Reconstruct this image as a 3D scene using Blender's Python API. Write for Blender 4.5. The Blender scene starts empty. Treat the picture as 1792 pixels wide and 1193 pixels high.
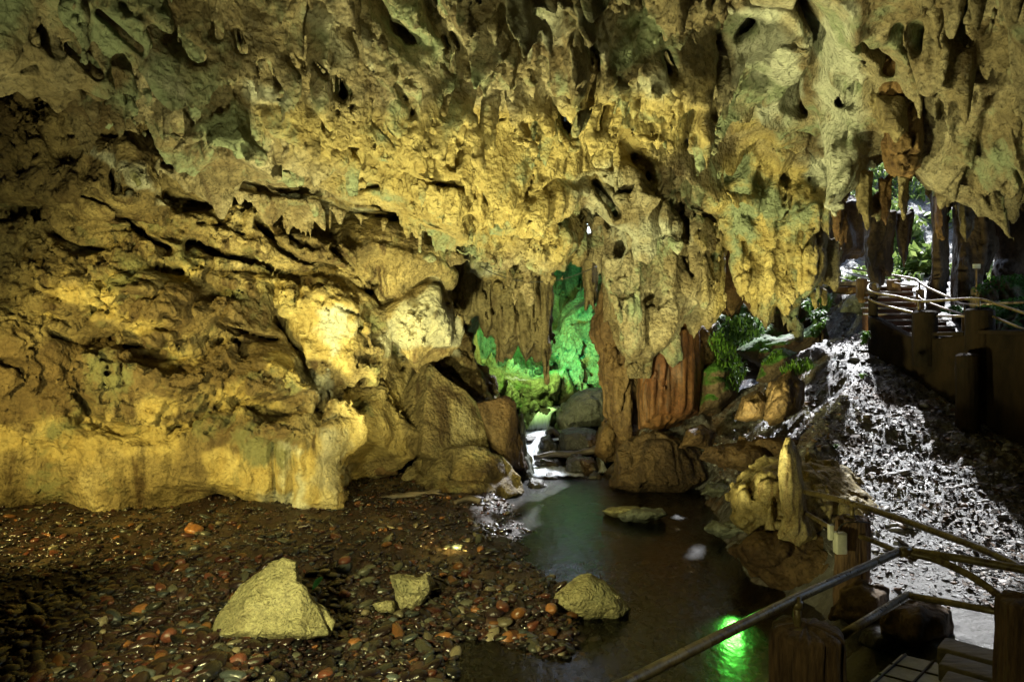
import bpy, bmesh, math, random
import numpy as np
from mathutils import Vector, Matrix

RES = 1.0          # mesh fineness of the rock
R = math.radians
scene = bpy.context.scene
col = scene.collection

# ------------------------------------------------------------------ camera
F = 1280.0          # focal length in pixels of a 1792 px wide picture
HZ = 560.0          # row of the horizon
EYE = 3.0           # eye height above the water
cam_d = bpy.data.cameras.new('camera')
cam_d.sensor_width = 36.0
cam_d.lens = 36.0 * F / 1792.0
cam_d.shift_y = (596.5 - HZ) / 1792.0 * -1.0
cam_d.clip_start = 0.05
cam_d.clip_end = 2000.0
cam = bpy.data.objects.new('camera', cam_d)
col.objects.link(cam)
cam.location = (0, 0, EYE)
cam.rotation_euler = (R(90), 0, 0)
scene.camera = cam

# ------------------------------------------------------------------ sky and sun
SUN_EL, SUN_AZ = R(44), R(22)
w = bpy.data.worlds.new('World')
scene.world = w
w.use_nodes = True
nt = w.node_tree
sky = nt.nodes.new('ShaderNodeTexSky')
sky.sky_type = 'NISHITA'
sky.sun_disc = False
sky.sun_elevation = SUN_EL
sky.sun_rotation = SUN_AZ
nt.links.new(sky.outputs[0], nt.nodes['Background'].inputs[0])
nt.nodes['Background'].inputs[1].default_value = 0.15
sd = bpy.data.lights.new('sun', 'SUN')
sd.energy = 4.8
sd.angle = R(1.6)
sd.color = (0.97, 0.985, 1.0)
so = bpy.data.objects.new('sun', sd)
col.objects.link(so)
so.rotation_euler = Vector((math.sin(SUN_AZ) * math.cos(SUN_EL), math.cos(SUN_AZ) * math.cos(SUN_EL), math.sin(SUN_EL))).to_track_quat('Z', 'Y').to_euler()
so.location = (5, 30, 25)

scene.view_settings.view_transform = 'Standard'
scene.view_settings.look = 'None'
scene.view_settings.exposure = 1.0
scene.view_settings.gamma = 1.0
scene.cycles.max_bounces = 6
scene.cycles.diffuse_bounces = 3
scene.cycles.glossy_bounces = 3
scene.cycles.transmission_bounces = 4
scene.cycles.transparent_max_bounces = 8
scene.cycles.sample_clamp_indirect = 4.0
scene.cycles.caustics_reflective = False
scene.cycles.caustics_refractive = False


def at(px, py, Y):
    return np.array([(px - 896.0) / F * Y, Y, EYE - (py - HZ) / F * Y])


def on(px, py, z=0.0):
    """point at height z seen at the pixel"""
    Y = (EYE - z) * F / (py - HZ)
    return np.array([(px - 896.0) / F * Y, Y, z])


# ------------------------------------------------------------------ show cave floodlights read off their light, plus added fill lamps
def spot(name, loc, target, watts, colour, deg, radius=0.25, blend=0.6):
    d = bpy.data.lights.new(name, 'SPOT')
    d.energy = watts
    d.color = colour
    d.spot_size = R(deg)
    d.spot_blend = blend
    d.shadow_soft_size = radius
    o = bpy.data.objects.new(name, d)
    col.objects.link(o)
    o.location = loc
    o.rotation_euler = (Vector(loc) - Vector(target)).to_track_quat('Z', 'Y').to_euler()
    return o


WARM = (1.0, 0.93, 0.40)
GOLD = (1.0, 0.80, 0.23)
LIGHTS = dict(
    ceiling=((-1.4, 7.6, 0.5), (0.4, 10.6, 5.4), 1450, WARM, 125, 0.15),
    ceiling_near_fill=((-3.0, 3.4, 0.8), (-1.0, 8.0, 6.2), 400, WARM, 100, 0.2),  # fill added to brighten the roof nearest the camera
    ceiling_right=((1.2, 7.2, 0.2), (2.6, 10.4, 5.4), 560, WARM, 90, 0.15),
    wall=((-6.8, 6.0, 2.2), (-4.8, 11.4, 1.7), 1050, GOLD, 78, 0.2),
    ledge=((-0.5, 8.6, 0.3), (-3.6, 12.2, 2.0), 230, GOLD, 72, 0.15),
    upper_left_fill=((-4.2, 5.0, 1.2), (-7.6, 11.0, 4.8), 380, WARM, 66, 0.25),  # fill added where the upper left wall stayed black
    front=((-2.6, 2.4, 2.4), (-1.6, 7.1, 0.3), 1000, WARM, 60, 0.15),
    hang=((3.2, 9.9, 0.9), (3.7, 12.7, 4.3), 200, WARM, 62, 0.12),
    wall_mid_fill=((-2.2, 5.6, 1.2), (-4.2, 12.0, 3.6), 430, WARM, 58, 0.2),  # ambient fill added to lift the middle of the wall
    mound=((1.0, 5.6, 0.6), (2.8, 8.0, 1.0), 70, WARM, 56, 0.08),
    bridge_fill=((0.1, 2.0, 2.3), (1.9, 4.1, 1.0), 26, WARM, 44, 0.1),  # small fill added to bring out the nearest post
    green=((0.9, 17.3, 2.3), (1.7, 21.5, 4.0), 300, (0.08, 1.0, 0.44), 130, 0.2),
    green_low=((0.4, 16.6, 3.2), (0.3, 19.3, 1.6), 420, (0.62, 1.0, 0.24), 100, 0.2),
    green_pool=((2.34, 7.75, 0.28), (1.75, 5.9, 0.1), 34, (0.12, 1.0, 0.08), 62, 0.06),
)
for k, a in LIGHTS.items():
    spot(k + '_lamp', *a)

# ------------------------------------------------------------------ noise
_T = np.random.default_rng(5).random((64, 64, 64)).astype(np.float32).ravel() * 2 - 1


def vn(x, y, z):
    xf = np.floor(x); yf = np.floor(y); zf = np.floor(z)
    fx = (x - xf).astype(np.float32); fy = (y - yf).astype(np.float32); fz = (z - zf).astype(np.float32)
    xi = xf.astype(np.int32); yi = yf.astype(np.int32); zi = zf.astype(np.int32)
    fx = fx * fx * fx * (fx * (fx * 6 - 15) + 10)
    fy = fy * fy * fy * (fy * (fy * 6 - 15) + 10)
    fz = fz * fz * fz * (fz * (fz * 6 - 15) + 10)
    x0 = (xi & 63) << 12; x1 = ((xi + 1) & 63) << 12
    y0 = (yi & 63) << 6; y1 = ((yi + 1) & 63) << 6
    z0 = zi & 63; z1 = (zi + 1) & 63
    a = _T[x0 + y0 + z0]; a += (_T[x0 + y0 + z1] - a) * fz
    b = _T[x0 + y1 + z0]; b += (_T[x0 + y1 + z1] - b) * fz
    a += (b - a) * fy
    c = _T[x1 + y0 + z0]; c += (_T[x1 + y0 + z1] - c) * fz
    d = _T[x1 + y1 + z0]; d += (_T[x1 + y1 + z1] - d) * fz
    c += (d - c) * fy
    return a + (c - a) * fx


def rot(x, y, z):
    return (0.80 * x + 0.36 * y - 0.48 * z, -0.60 * x + 0.48 * y - 0.64 * z, 0.80 * y + 0.60 * z)


def fbm(x, y, z, oct=4, seed=0.0, gain=0.5):
    s = 0; a = 1.0
    x = x + seed * 7.13; y = y + seed * 3.71; z = z + seed * 5.37
    for _ in range(oct):
        s = s + a * vn(x, y, z)
        x, y, z = rot(x * 2.03, y * 2.03, z * 2.03)
        a *= gain
    return s


def billow(x, y, z, oct=3, seed=0.0, gain=0.5):
    """rounded lumps with sharp creases between them, about -0.5..0.5"""
    s = 0; a = 1.0
    x = x + seed * 7.13; y = y + seed * 3.71; z = z + seed * 5.37
    for _ in range(oct):
        s = s + a * (np.minimum(np.abs(vn(x, y, z)) * 2.4, 1.0) - 0.55)
        x, y, z = rot(x * 2.07, y * 2.07, z * 2.07)
        a *= gain
    return s


def sm(a, b, x):
    t = np.clip((x - a) / (b - a), 0, 1)
    return t * t * (3 - 2 * t)


def smin(a, b, k):
    h = np.clip(0.5 + 0.5 * (b - a) / k, 0, 1)
    return b + (a - b) * h - k * h * (1 - h)


def smax(a, b, k):
    return -smin(-a, -b, k)


def poly_sd(px, py, pts):
    """signed distance to a polygon, negative inside"""
    pts = np.asarray(pts, dtype=np.float32)
    d = np.full(px.shape, 1e9, np.float32)
    s = np.ones(px.shape, np.float32)
    n = len(pts)
    for i in range(n):
        ax, ay = pts[i]; bx, by = pts[i - 1]
        ex, ey = bx - ax, by - ay
        wx, wy = px - ax, py - ay
        t = np.clip((wx * ex + wy * ey) / (ex * ex + ey * ey + 1e-9), 0, 1)
        dx, dy = wx - ex * t, wy - ey * t
        d = np.minimum(d, dx * dx + dy * dy)
        c1 = py >= ay; c2 = py < by; c3 = ex * wy > ey * wx
        flip = (c1 & c2 & c3) | (~c1 & ~c2 & ~c3)
        s = np.where(flip, -s, s)
    return s * np.sqrt(d)


# ------------------------------------------------------------------ surface nets over a log-depth grid
EDG = [(0, 1), (2, 3), (4, 5), (6, 7), (0, 2), (1, 3), (4, 6), (5, 7), (0, 4), (1, 5), (2, 6), (3, 7)]
CORN = [((c >> 2) & 1, (c >> 1) & 1, c & 1) for c in range(8)]


def net(sdf, box, s, coarse=4, lip=2.0):
    """mesh the zero level of sdf(x,y,z,px,py); the cell size grows with the distance so that near rock is finer"""
    px0, px1, py0, py1, Y0, Y1 = box
    nx = int((px1 - px0) / s / coarse) + 2
    ny = int((py1 - py0) / s / coarse) + 2
    nz = int(math.log(Y1 / Y0) * F / s / coarse) + 2
    def world(i, j, k):
        px = px0 + i * s; py = py0 + j * s; Y = Y0 * np.exp(k * (s / F))
        return (px - 896.0) / F * Y, Y, EYE - (py - HZ) / F * Y, px, py
    def ev(i, j, k):
        out = np.empty(len(i), np.float32)
        for a in range(0, len(i), 400000):
            q = slice(a, a + 400000)
            x, y, z, px, py = world(i[q].astype(np.float32), j[q].astype(np.float32), k[q].astype(np.float32))
            out[q] = sdf(x, y, z, px, py)
        return out
    I, J, K = np.meshgrid(np.arange(nx), np.arange(ny), np.arange(nz), indexing='ij')
    f = ev(I.ravel() * coarse, J.ravel() * coarse, K.ravel() * coarse).reshape(nx, ny, nz)
    size = coarse * s / F * Y0 * np.exp(np.arange(nz) * coarse * s / F)
    sg = f < 0
    anyb = np.zeros((nx - 1, ny - 1, nz - 1), bool); allb = np.ones_like(anyb); mn = np.full(anyb.shape, 1e9, np.float32)
    for a, b, c in CORN:
        sl = (slice(a, nx - 1 + a), slice(b, ny - 1 + b), slice(c, nz - 1 + c))
        anyb |= sg[sl]; allb &= sg[sl]; mn = np.minimum(mn, np.abs(f[sl]))
    act = (anyb & ~allb) | (mn < lip * size[None, None, :-1] * 0.6)
    fine = np.repeat(np.repeat(np.repeat(act, coarse, 0), coarse, 1), coarse, 2)
    NX, NY, NZ = [d + 1 for d in fine.shape]
    pts = np.zeros((NX, NY, NZ), bool)
    for a in (0, 1):
        for b in (0, 1):
            for c in (0, 1):
                pts[a:NX - 1 + a, b:NY - 1 + b, c:NZ - 1 + c] |= fine
    pid = np.flatnonzero(pts.ravel())
    del pts
    pk = pid % NZ; pj = (pid // NZ) % NY; pi = pid // (NZ * NY)
    val = ev(pi, pj, pk)
    G = np.full(NX * NY * NZ, np.nan, np.float32)
    G[pid] = val
    cells = np.flatnonzero(fine.ravel())
    ck = cells % (NZ - 1); cj = (cells // (NZ - 1)) % (NY - 1); ci = cells // ((NZ - 1) * (NY - 1))
    base = (ci * NY + cj) * NZ + ck
    cv = np.stack([G[base + (a * NY + b) * NZ + c] for a, b, c in CORN], 1)
    neg = cv < 0
    m = neg.any(1) & ~neg.all(1)
    cv = cv[m]; ci = ci[m]; cj = cj[m]; ck = ck[m]; base = base[m]; neg = neg[m]
    acc = np.zeros((len(cv), 3), np.float32); cnt = np.zeros(len(cv), np.float32)
    for a, b in EDG:
        x = neg[:, a] != neg[:, b]
        va = cv[x, a]; vb = cv[x, b]
        t = (va / (va - vb))[:, None]
        ca = np.array(CORN[a], np.float32); cb = np.array(CORN[b], np.float32)
        acc[x] += ca + (cb - ca) * t
        cnt[x] += 1
    acc /= cnt[:, None]
    x, y, z, _, _ = world(ci + acc[:, 0], cj + acc[:, 1], ck + acc[:, 2])
    V = np.stack([x, y, z], 1)
    key = base          # sorted ascending
    quads = []
    st = {0: NY * NZ, 1: NZ, 2: 1}
    for ax, (u, v) in ((0, (1, 2)), (1, (2, 0)), (2, (0, 1))):
        far = (0, 0, 0)
        c1 = [0, 0, 0]; c1[ax] = 1
        idx1 = c1[0] * 4 + c1[1] * 2 + c1[2]
        sel = neg[:, 0] != neg[:, idx1]
        b0 = base[sel]; n0 = neg[sel, 0]
        q = np.stack([b0, b0 - st[u], b0 - st[u] - st[v], b0 - st[v]], 1)
        p = np.searchsorted(key, q)
        p[p >= len(key)] = 0
        ok = (key[p] == q).all(1)
        p = p[ok]; n0 = n0[ok]
        p[~n0] = p[~n0][:, ::-1]
        quads.append(p)
    Q = np.concatenate(quads)[:, ::-1]
    # the pixel grid has y down, so its handedness differs from the world's
    return V, Q


def mesh_obj(name, V, Q, mat=None, parent=None, smooth=True, loc=None):
    V = np.asarray(V, np.float32)
    me = bpy.data.meshes.new(name)
    if isinstance(Q, np.ndarray):
        n = Q.shape[1]
        me.vertices.add(len(V)); me.vertices.foreach_set('co', V.ravel())
        me.loops.add(Q.size); me.loops.foreach_set('vertex_index', Q.astype(np.int32).ravel())
        me.polygons.add(len(Q)); me.polygons.foreach_set('loop_start', np.arange(0, Q.size, n, dtype=np.int32))
        me.update(calc_edges=True)
        me.validate()
    else:
        me.from_pydata([tuple(map(float, v)) for v in V], [], Q)
    me.polygons.foreach_set('use_smooth', [smooth] * len(me.polygons))
    if mat is not None:
        me.materials.append(mat)
    o = bpy.data.objects.new(name, me)
    col.objects.link(o)
    if parent is not None:
        o.parent = parent
    if loc is not None:
        loc = np.asarray(loc, np.float32)
        me.vertices.foreach_set('co', (V - loc).ravel())
        o.location = [float(v) for v in loc]
    return o


def tag(o, label=None, cat=None, group=None, kind=None):
    if label: o['label'] = label
    if cat: o['category'] = cat
    if group: o['group'] = group
    if kind: o['kind'] = kind
    return o


def empty(name, loc, label, cat, group=None):
    o = bpy.data.objects.new(name, None)
    col.objects.link(o)
    o.location = [float(v) for v in loc]
    return tag(o, label, cat, group)


def part(name, V, Q, mat, parent, smooth=True):
    """a child mesh given in world coordinates under an unrotated parent chain"""
    off = np.zeros(3); p = parent
    while p is not None:
        off += np.array(p.location); p = p.parent
    return mesh_obj(name, np.asarray(V, np.float32) - off.astype(np.float32), Q, mat, parent, smooth)
# ------------------------------------------------------------------ materials
def new_mat(name):
    m = bpy.data.materials.new(name)
    m.use_nodes = True
    t = m.node_tree
    return m, t, t.nodes['Principled BSDF'], t.nodes, t.links


def tex_coord(t, scale=(1, 1, 1), rotv=(0, 0, 0)):
    tc = t.nodes.new('ShaderNodeNewGeometry')
    mp = t.nodes.new('ShaderNodeMapping')
    mp.inputs['Scale'].default_value = scale
    mp.inputs['Rotation'].default_value = rotv
    t.links.new(tc.outputs['Position'], mp.inputs['Vector'])
    return mp.outputs['Vector']


def noise(t, vec, scale, detail=6, rough=0.55, dist=0.0):
    n = t.nodes.new('ShaderNodeTexNoise')
    n.inputs['Scale'].default_value = scale
    n.inputs['Detail'].default_value = detail
    n.inputs['Roughness'].default_value = rough
    n.inputs['Distortion'].default_value = dist
    t.links.new(vec, n.inputs['Vector'])
    return n.outputs['Fac']


def ramp(t, fac, stops):
    r = t.nodes.new('ShaderNodeValToRGB')
    el = r.color_ramp.elements
    while len(el) < len(stops): el.new(0.5)
    for e, (p, c) in zip(el, stops):
        e.position = p
        e.color = (c, c, c, 1) if isinstance(c, (int, float)) else (*c, 1)
    t.links.new(fac, r.inputs['Fac'])
    return r.outputs['Color']


def mix(t, fac, a, b, mode='MIX'):
    n = t.nodes.new('ShaderNodeMix')
    n.data_type = 'RGBA'; n.blend_type = mode
    for v, s in ((fac, n.inputs[0]), (a, n.inputs[6]), (b, n.inputs[7])):
        if hasattr(v, 'is_linked'): t.links.new(v, s)
        else: s.default_value = v if isinstance(v, (int, float)) else (*v, 1)
    return n.outputs[2]


def bump(t, bsdf, h, dist, strength=1.0, prev=None):
    b = t.nodes.new('ShaderNodeBump')
    b.inputs['Distance'].default_value = dist
    b.inputs['Strength'].default_value = strength
    t.links.new(h, b.inputs['Height'])
    if prev is not None: t.links.new(prev, b.inputs['Normal'])
    t.links.new(b.outputs['Normal'], bsdf.inputs['Normal'])
    return b.outputs['Normal']


def rock_mat(name, c0, c1, c2, c3, stain=(0.07, 0.035, 0.015), stain_amt=0.8, moss=None, moss_amt=0.0,
             scale=1.0, rough=0.72, fine=0.035, streak=(1.6, 1.6, 0.35), spec=0.35, moss_up=False, grain_scale=9.0, attrs=()):
    m, t, b, N, L = new_mat(name)
    v = tex_coord(t)
    vs = tex_coord(t, streak)
    base = ramp(t, noise(t, v, 0.75 * scale, 9, 0.62, 0.5), [(0.30, c0), (0.45, c1), (0.58, c2), (0.74, c3)])
    st = ramp(t, noise(t, vs, 1.15 * scale, 8, 0.62, 0.9), [(0.50, 0.0), (0.62, 1.0)])
    base = mix(t, mix(t, stain_amt, (0, 0, 0), st, 'MULTIPLY') if False else st, base, mix(t, stain_amt, base, stain))
    sp = ramp(t, noise(t, v, 7.0 * scale, 6, 0.7), [(0.35, 0.45), (0.62, 1.0)])
    base = mix(t, 0.75, base, sp, 'MULTIPLY')
    base = mix(t, 0.7, base, ramp(t, noise(t, v, 21.0 * scale, 5, 0.75), [(0.36, 0.25), (0.5, 1.0)]), 'MULTIPLY')
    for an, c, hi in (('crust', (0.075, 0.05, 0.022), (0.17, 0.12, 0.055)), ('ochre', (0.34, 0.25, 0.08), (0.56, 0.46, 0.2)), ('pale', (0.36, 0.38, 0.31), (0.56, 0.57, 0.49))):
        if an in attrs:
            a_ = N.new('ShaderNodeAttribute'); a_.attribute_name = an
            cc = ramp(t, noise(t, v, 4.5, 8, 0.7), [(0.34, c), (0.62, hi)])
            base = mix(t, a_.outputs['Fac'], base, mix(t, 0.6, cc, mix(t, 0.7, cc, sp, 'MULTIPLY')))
    if moss is not None:
        mf = ramp(t, noise(t, v, 0.9 * scale, 8, 0.66, 0.3), [(0.62 - 0.3 * moss_amt, 0.0), (0.70 - 0.25 * moss_amt, 1.0)])
        if moss_up:
            g = N.new('ShaderNodeNewGeometry'); s = N.new('ShaderNodeSeparateXYZ')
            L.new(g.outputs['Normal'], s.inputs[0])
            up = ramp(t, s.outputs['Z'], [(0.05, 0.0), (0.45, 1.0)])
            mf = mix(t, 1.0, mf, up, 'MULTIPLY')
        base = mix(t, mf, base, moss)
    L.new(base, b.inputs['Base Color'])
    rr = ramp(t, noise(t, v, 2.3 * scale, 4), [(0.35, rough - 0.22), (0.6, rough + 0.1)])
    L.new(rr, b.inputs['Roughness'])
    b.inputs['Specular IOR Level'].default_value = spec
    n1 = bump(t, b, noise(t, v, grain_scale, 10, 0.68), fine * 1.6, 1.0)
    vo = N.new('ShaderNodeTexVoronoi'); vo.inputs['Scale'].default_value = 16.0 * scale
    vw = mix(t, 0.12, v, noise_col(t, v, 6.0))
    L.new(vw, vo.inputs['Vector'])
    bump(t, b, vo.outputs['Distance'], fine * 0.55, 0.8, n1)
    return m


def noise_col(t, vec, scale):
    n = t.nodes.new('ShaderNodeTexNoise')
    n.inputs['Scale'].default_value = scale
    t.links.new(vec, n.inputs['Vector'])
    return n.outputs['Color']


M = {}
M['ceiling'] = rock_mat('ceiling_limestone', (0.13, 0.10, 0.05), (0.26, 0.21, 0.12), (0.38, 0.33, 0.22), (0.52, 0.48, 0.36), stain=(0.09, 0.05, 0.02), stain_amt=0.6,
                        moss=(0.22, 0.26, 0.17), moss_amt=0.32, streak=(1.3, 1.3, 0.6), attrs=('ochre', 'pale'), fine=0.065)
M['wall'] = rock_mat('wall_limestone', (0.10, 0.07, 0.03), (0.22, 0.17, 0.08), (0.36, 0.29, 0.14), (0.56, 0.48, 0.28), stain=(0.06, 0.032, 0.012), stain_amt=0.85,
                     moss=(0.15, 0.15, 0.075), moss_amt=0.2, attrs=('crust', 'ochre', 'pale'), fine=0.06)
M['pale'] = rock_mat('pale_limestone', (0.30, 0.29, 0.22), (0.40, 0.40, 0.32), (0.48, 0.49, 0.41), (0.58, 0.58, 0.5), stain=(0.2, 0.15, 0.08), stain_amt=0.5,
                     streak=(1, 1, 1), fine=0.015)
M['drape'] = rock_mat('drip_limestone', (0.11, 0.085, 0.04), (0.20, 0.16, 0.08), (0.29, 0.24, 0.13), (0.38, 0.33, 0.2), stain=(0.09, 0.055, 0.025), stain_amt=0.6,
                      streak=(2.5, 2.5, 0.25))
M['red'] = rock_mat('red_flowstone', (0.08, 0.03, 0.013), (0.15, 0.06, 0.025), (0.19, 0.09, 0.035), (0.16, 0.10, 0.045), stain=(0.03, 0.014, 0.008), stain_amt=0.8,
                    streak=(5, 5, 0.12), fine=0.01)
M['redbrown'] = rock_mat('red_brown_dripstone', (0.07, 0.035, 0.015), (0.13, 0.07, 0.03), (0.2, 0.12, 0.05), (0.28, 0.19, 0.09), stain=(0.05, 0.02, 0.01), stain_amt=0.8, streak=(3, 3, 0.3))
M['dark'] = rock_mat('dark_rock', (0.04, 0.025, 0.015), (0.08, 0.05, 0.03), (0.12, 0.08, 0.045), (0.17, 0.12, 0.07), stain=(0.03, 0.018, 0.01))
M['passage'] = rock_mat('mossy_passage_rock', (0.12, 0.12, 0.06), (0.2, 0.21, 0.11), (0.3, 0.32, 0.18), (0.42, 0.42, 0.28), stain=(0.05, 0.04, 0.02), moss=(0.10, 0.17, 0.05), moss_amt=0.25, fine=0.06)
M['grey'] = rock_mat('grey_green_rock', (0.12, 0.13, 0.10), (0.2, 0.22, 0.18), (0.28, 0.3, 0.25), (0.42, 0.43, 0.38), stain=(0.1, 0.1, 0.07), rough=0.55)
M['wet'] = rock_mat('wet_dark_rock', (0.02, 0.02, 0.018), (0.04, 0.038, 0.034), (0.07, 0.065, 0.055), (0.11, 0.1, 0.08), rough=0.38, spec=0.6)
M['brown'] = rock_mat('brown_rock', (0.07, 0.04, 0.02), (0.14, 0.085, 0.04), (0.2, 0.13, 0.06), (0.28, 0.2, 0.11), stain=(0.05, 0.025, 0.012))
M['bankrock'] = rock_mat('dark_bank_rock', (0.04, 0.024, 0.012), (0.085, 0.052, 0.027), (0.13, 0.085, 0.042), (0.19, 0.13, 0.07), stain=(0.03, 0.016, 0.008), fine=0.05)
M['mossy'] = rock_mat('mossy_brown_rock', (0.07, 0.045, 0.025), (0.12, 0.085, 0.05), (0.18, 0.13, 0.08), (0.25, 0.2, 0.13), moss=(0.05, 0.14, 0.02), moss_amt=0.9, moss_up=True)
M['stone'] = rock_mat('yellow_stone', (0.30, 0.27, 0.13), (0.40, 0.37, 0.19), (0.50, 0.46, 0.25), (0.60, 0.57, 0.36), stain=(0.25, 0.21, 0.1), stain_amt=0.5, scale=2.2,
                      streak=(2, 2, 0.5), fine=0.045, moss=(0.24, 0.23, 0.12), moss_amt=0.3)
M['stalag'] = rock_mat('stalagmite_calcite', (0.26, 0.2, 0.08), (0.36, 0.29, 0.13), (0.46, 0.38, 0.19), (0.56, 0.48, 0.28), stain=(0.2, 0.11, 0.04), stain_amt=0.6, scale=2.5,
                       streak=(3, 3, 0.2), fine=0.012)
# ------------------------------------------------------------------ the cave rock
def interp(px, xs, ys):
    return np.interp(px, xs, ys).astype(np.float32)


LX = [-400, 100, 250, 300, 430, 480, 600, 700, 800, 900, 960, 1010, 1060, 1250, 1440, 1490, 1650, 1800, 2200]
LP = [20, 80, 160, 165, 295, 325, 330, 380, 425, 440, 455, 430, 390, 400, 370, 288, 276, 300, 320]
LY = [7.6, 8.6, 9.2, 9.5, 10.5, 11, 11.6, 12.1, 12.5, 12.8, 13, 13.2, 13.4, 13.2, 12.8, 9.9, 9.5, 9.3, 9.2]


def pillow(x, y, z, px, py, pts, Yc, thick, w=0.5, p=0.5, tilt=0.0, round_=0.12):
    """a lump of rock: its outline traced at its own distance, its thickness swelling inwards from the outline"""
    d = poly_sd(px, py, pts) * (Yc / F)
    t = np.clip(-d / w, 0, 1)
    cz = EYE - (np.mean([q[1] for q in pts]) - HZ) / F * Yc
    half = thick * (t * (2 - t)) ** p
    g = np.abs(y - Yc - tilt * (z - cz)) - half
    return np.where(d > 0, np.sqrt(d * d + np.maximum(g, 0) ** 2), np.maximum(g * 0.6, d))


def seg_map(lines, x0, x1, y0, y1, st=2):
    gx, gy = np.meshgrid(np.arange(x0, x1, st, dtype=np.float32), np.arange(y0, y1, st, dtype=np.float32), indexing='ij')
    m_ = np.zeros(gx.shape, np.float32)
    for pts, wd in lines:
        for (ax, ay), (bx, by) in zip(pts[:-1], pts[1:]):
            ex, ey = bx - ax, by - ay
            t_ = np.clip(((gx - ax) * ex + (gy - ay) * ey) / (ex * ex + ey * ey + 1e-6), 0, 1)
            d2 = (gx - ax - ex * t_) ** 2 + (gy - ay - ey * t_) ** 2
            m_ = np.maximum(m_, np.exp(-d2 / (wd * wd)))
    def look(px, py):
        i = np.clip(((px - x0) / st).astype(np.int32), 0, gx.shape[0] - 1); j = np.clip(((py - y0) / st).astype(np.int32), 0, gx.shape[1] - 1)
        return m_[i, j]
    return look


# deep clefts of the roof and the wall: course and half width
CLEFTS = seg_map([
    ([(640, -30), (690, 30), (715, 52)], 17), ([(612, 40), (630, 90), (650, 140), (690, 190)], 9), ([(700, 192), (706, 215)], 9), ([(745, -20), (775, 50), (780, 88)], 11),
    ([(795, 95), (785, 140), (770, 192)], 7), ([(790, 55), (803, 82)], 8), ([(990, 35), (1005, 70), (1022, 110), (1020, 165)], 8), ([(917, 85), (920, 118)], 8), ([(968, 160), (985, 200), (1002, 228)], 13),
    ([(1135, 80), (1152, 112)], 10), ([(1258, 55), (1248, 120), (1252, 195)], 12), ([(1395, -10), (1427, 60), (1425, 120), (1398, 190)], 12), ([(1220, 185), (1205, 240)], 9), ([(1513, 85), (1508, 125)], 9),
    ([(1605, 55), (1590, 92)], 9), ([(1642, 55), (1632, 95)], 13), ([(1735, -10), (1715, 80)], 9), ([(1600, 100), (1608, 160)], 7), ([(1588, 170), (1598, 225)], 7), ([(325, 45), (350, 80), (375, 105)], 10),
    ([(460, 110), (468, 150)], 8), ([(385, 25), (395, 68)], 7), ([(575, 120), (584, 188)], 10), ([(500, 88), (516, 112)], 8), ([(540, 90), (550, 105)], 8), ([(790, 250), (793, 288)], 7), ([(1115, 255), (1152, 312)], 12),
    ([(1052, 325), (1078, 368)], 8), ([(1175, 330), (1190, 400)], 6), ([(820, 215), (810, 240)], 7), ([(1310, 30), (1290, 60)], 7), ([(1480, 150), (1478, 190)], 7),
    ([(860, 160), (845, 185)], 6), ([(1065, 180), (1060, 215)], 7), ([(235, 20), (300, 75)], 6), ([(170, 75), (215, 110)], 8), ([(420, 60), (430, 90)], 6), ([(930, 300), (925, 330)], 5),
    ([(430, 328), (520, 346), (700, 388)], 7)], -400, 2200, -300, 700)
WCLEFTS = seg_map([
    ([(470, 505), (492, 600), (535, 645)], 8), ([(590, 430), (640, 520)], 5), ([(208, 285), (212, 330)], 7), ([(90, 415), (150, 440), (200, 452)], 5), ([(470, 400), (600, 485), (650, 500)], 5),
    ([(240, 210), (300, 260), (330, 300)], 8), ([(115, 670), (145, 700)], 7), ([(210, 600), (270, 605)], 6), ([(395, 565), (470, 600)], 7), ([(150, 330), (260, 400), (310, 440)], 5), ([(675, 600), (690, 640)], 6),
    ([(340, 440), (470, 470)], 5), ([(90, 590), (200, 592)], 7), ([(620, 650), (600, 690)], 5)], -400, 2200, -300, 1100)


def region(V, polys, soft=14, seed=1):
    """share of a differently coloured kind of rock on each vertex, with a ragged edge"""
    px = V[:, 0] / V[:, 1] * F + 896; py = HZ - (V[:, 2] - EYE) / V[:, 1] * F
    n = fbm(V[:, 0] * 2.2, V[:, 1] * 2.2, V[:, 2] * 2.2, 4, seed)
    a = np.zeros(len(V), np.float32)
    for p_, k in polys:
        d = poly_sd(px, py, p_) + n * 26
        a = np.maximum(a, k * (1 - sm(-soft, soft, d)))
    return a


def set_attr(o, name, a):
    at_ = o.data.attributes.new(name, 'FLOAT', 'POINT'); at_.data.foreach_set('value', a.astype(np.float32))


def crack(n, wd):
    return np.exp(-(n / wd) ** 2)


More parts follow.
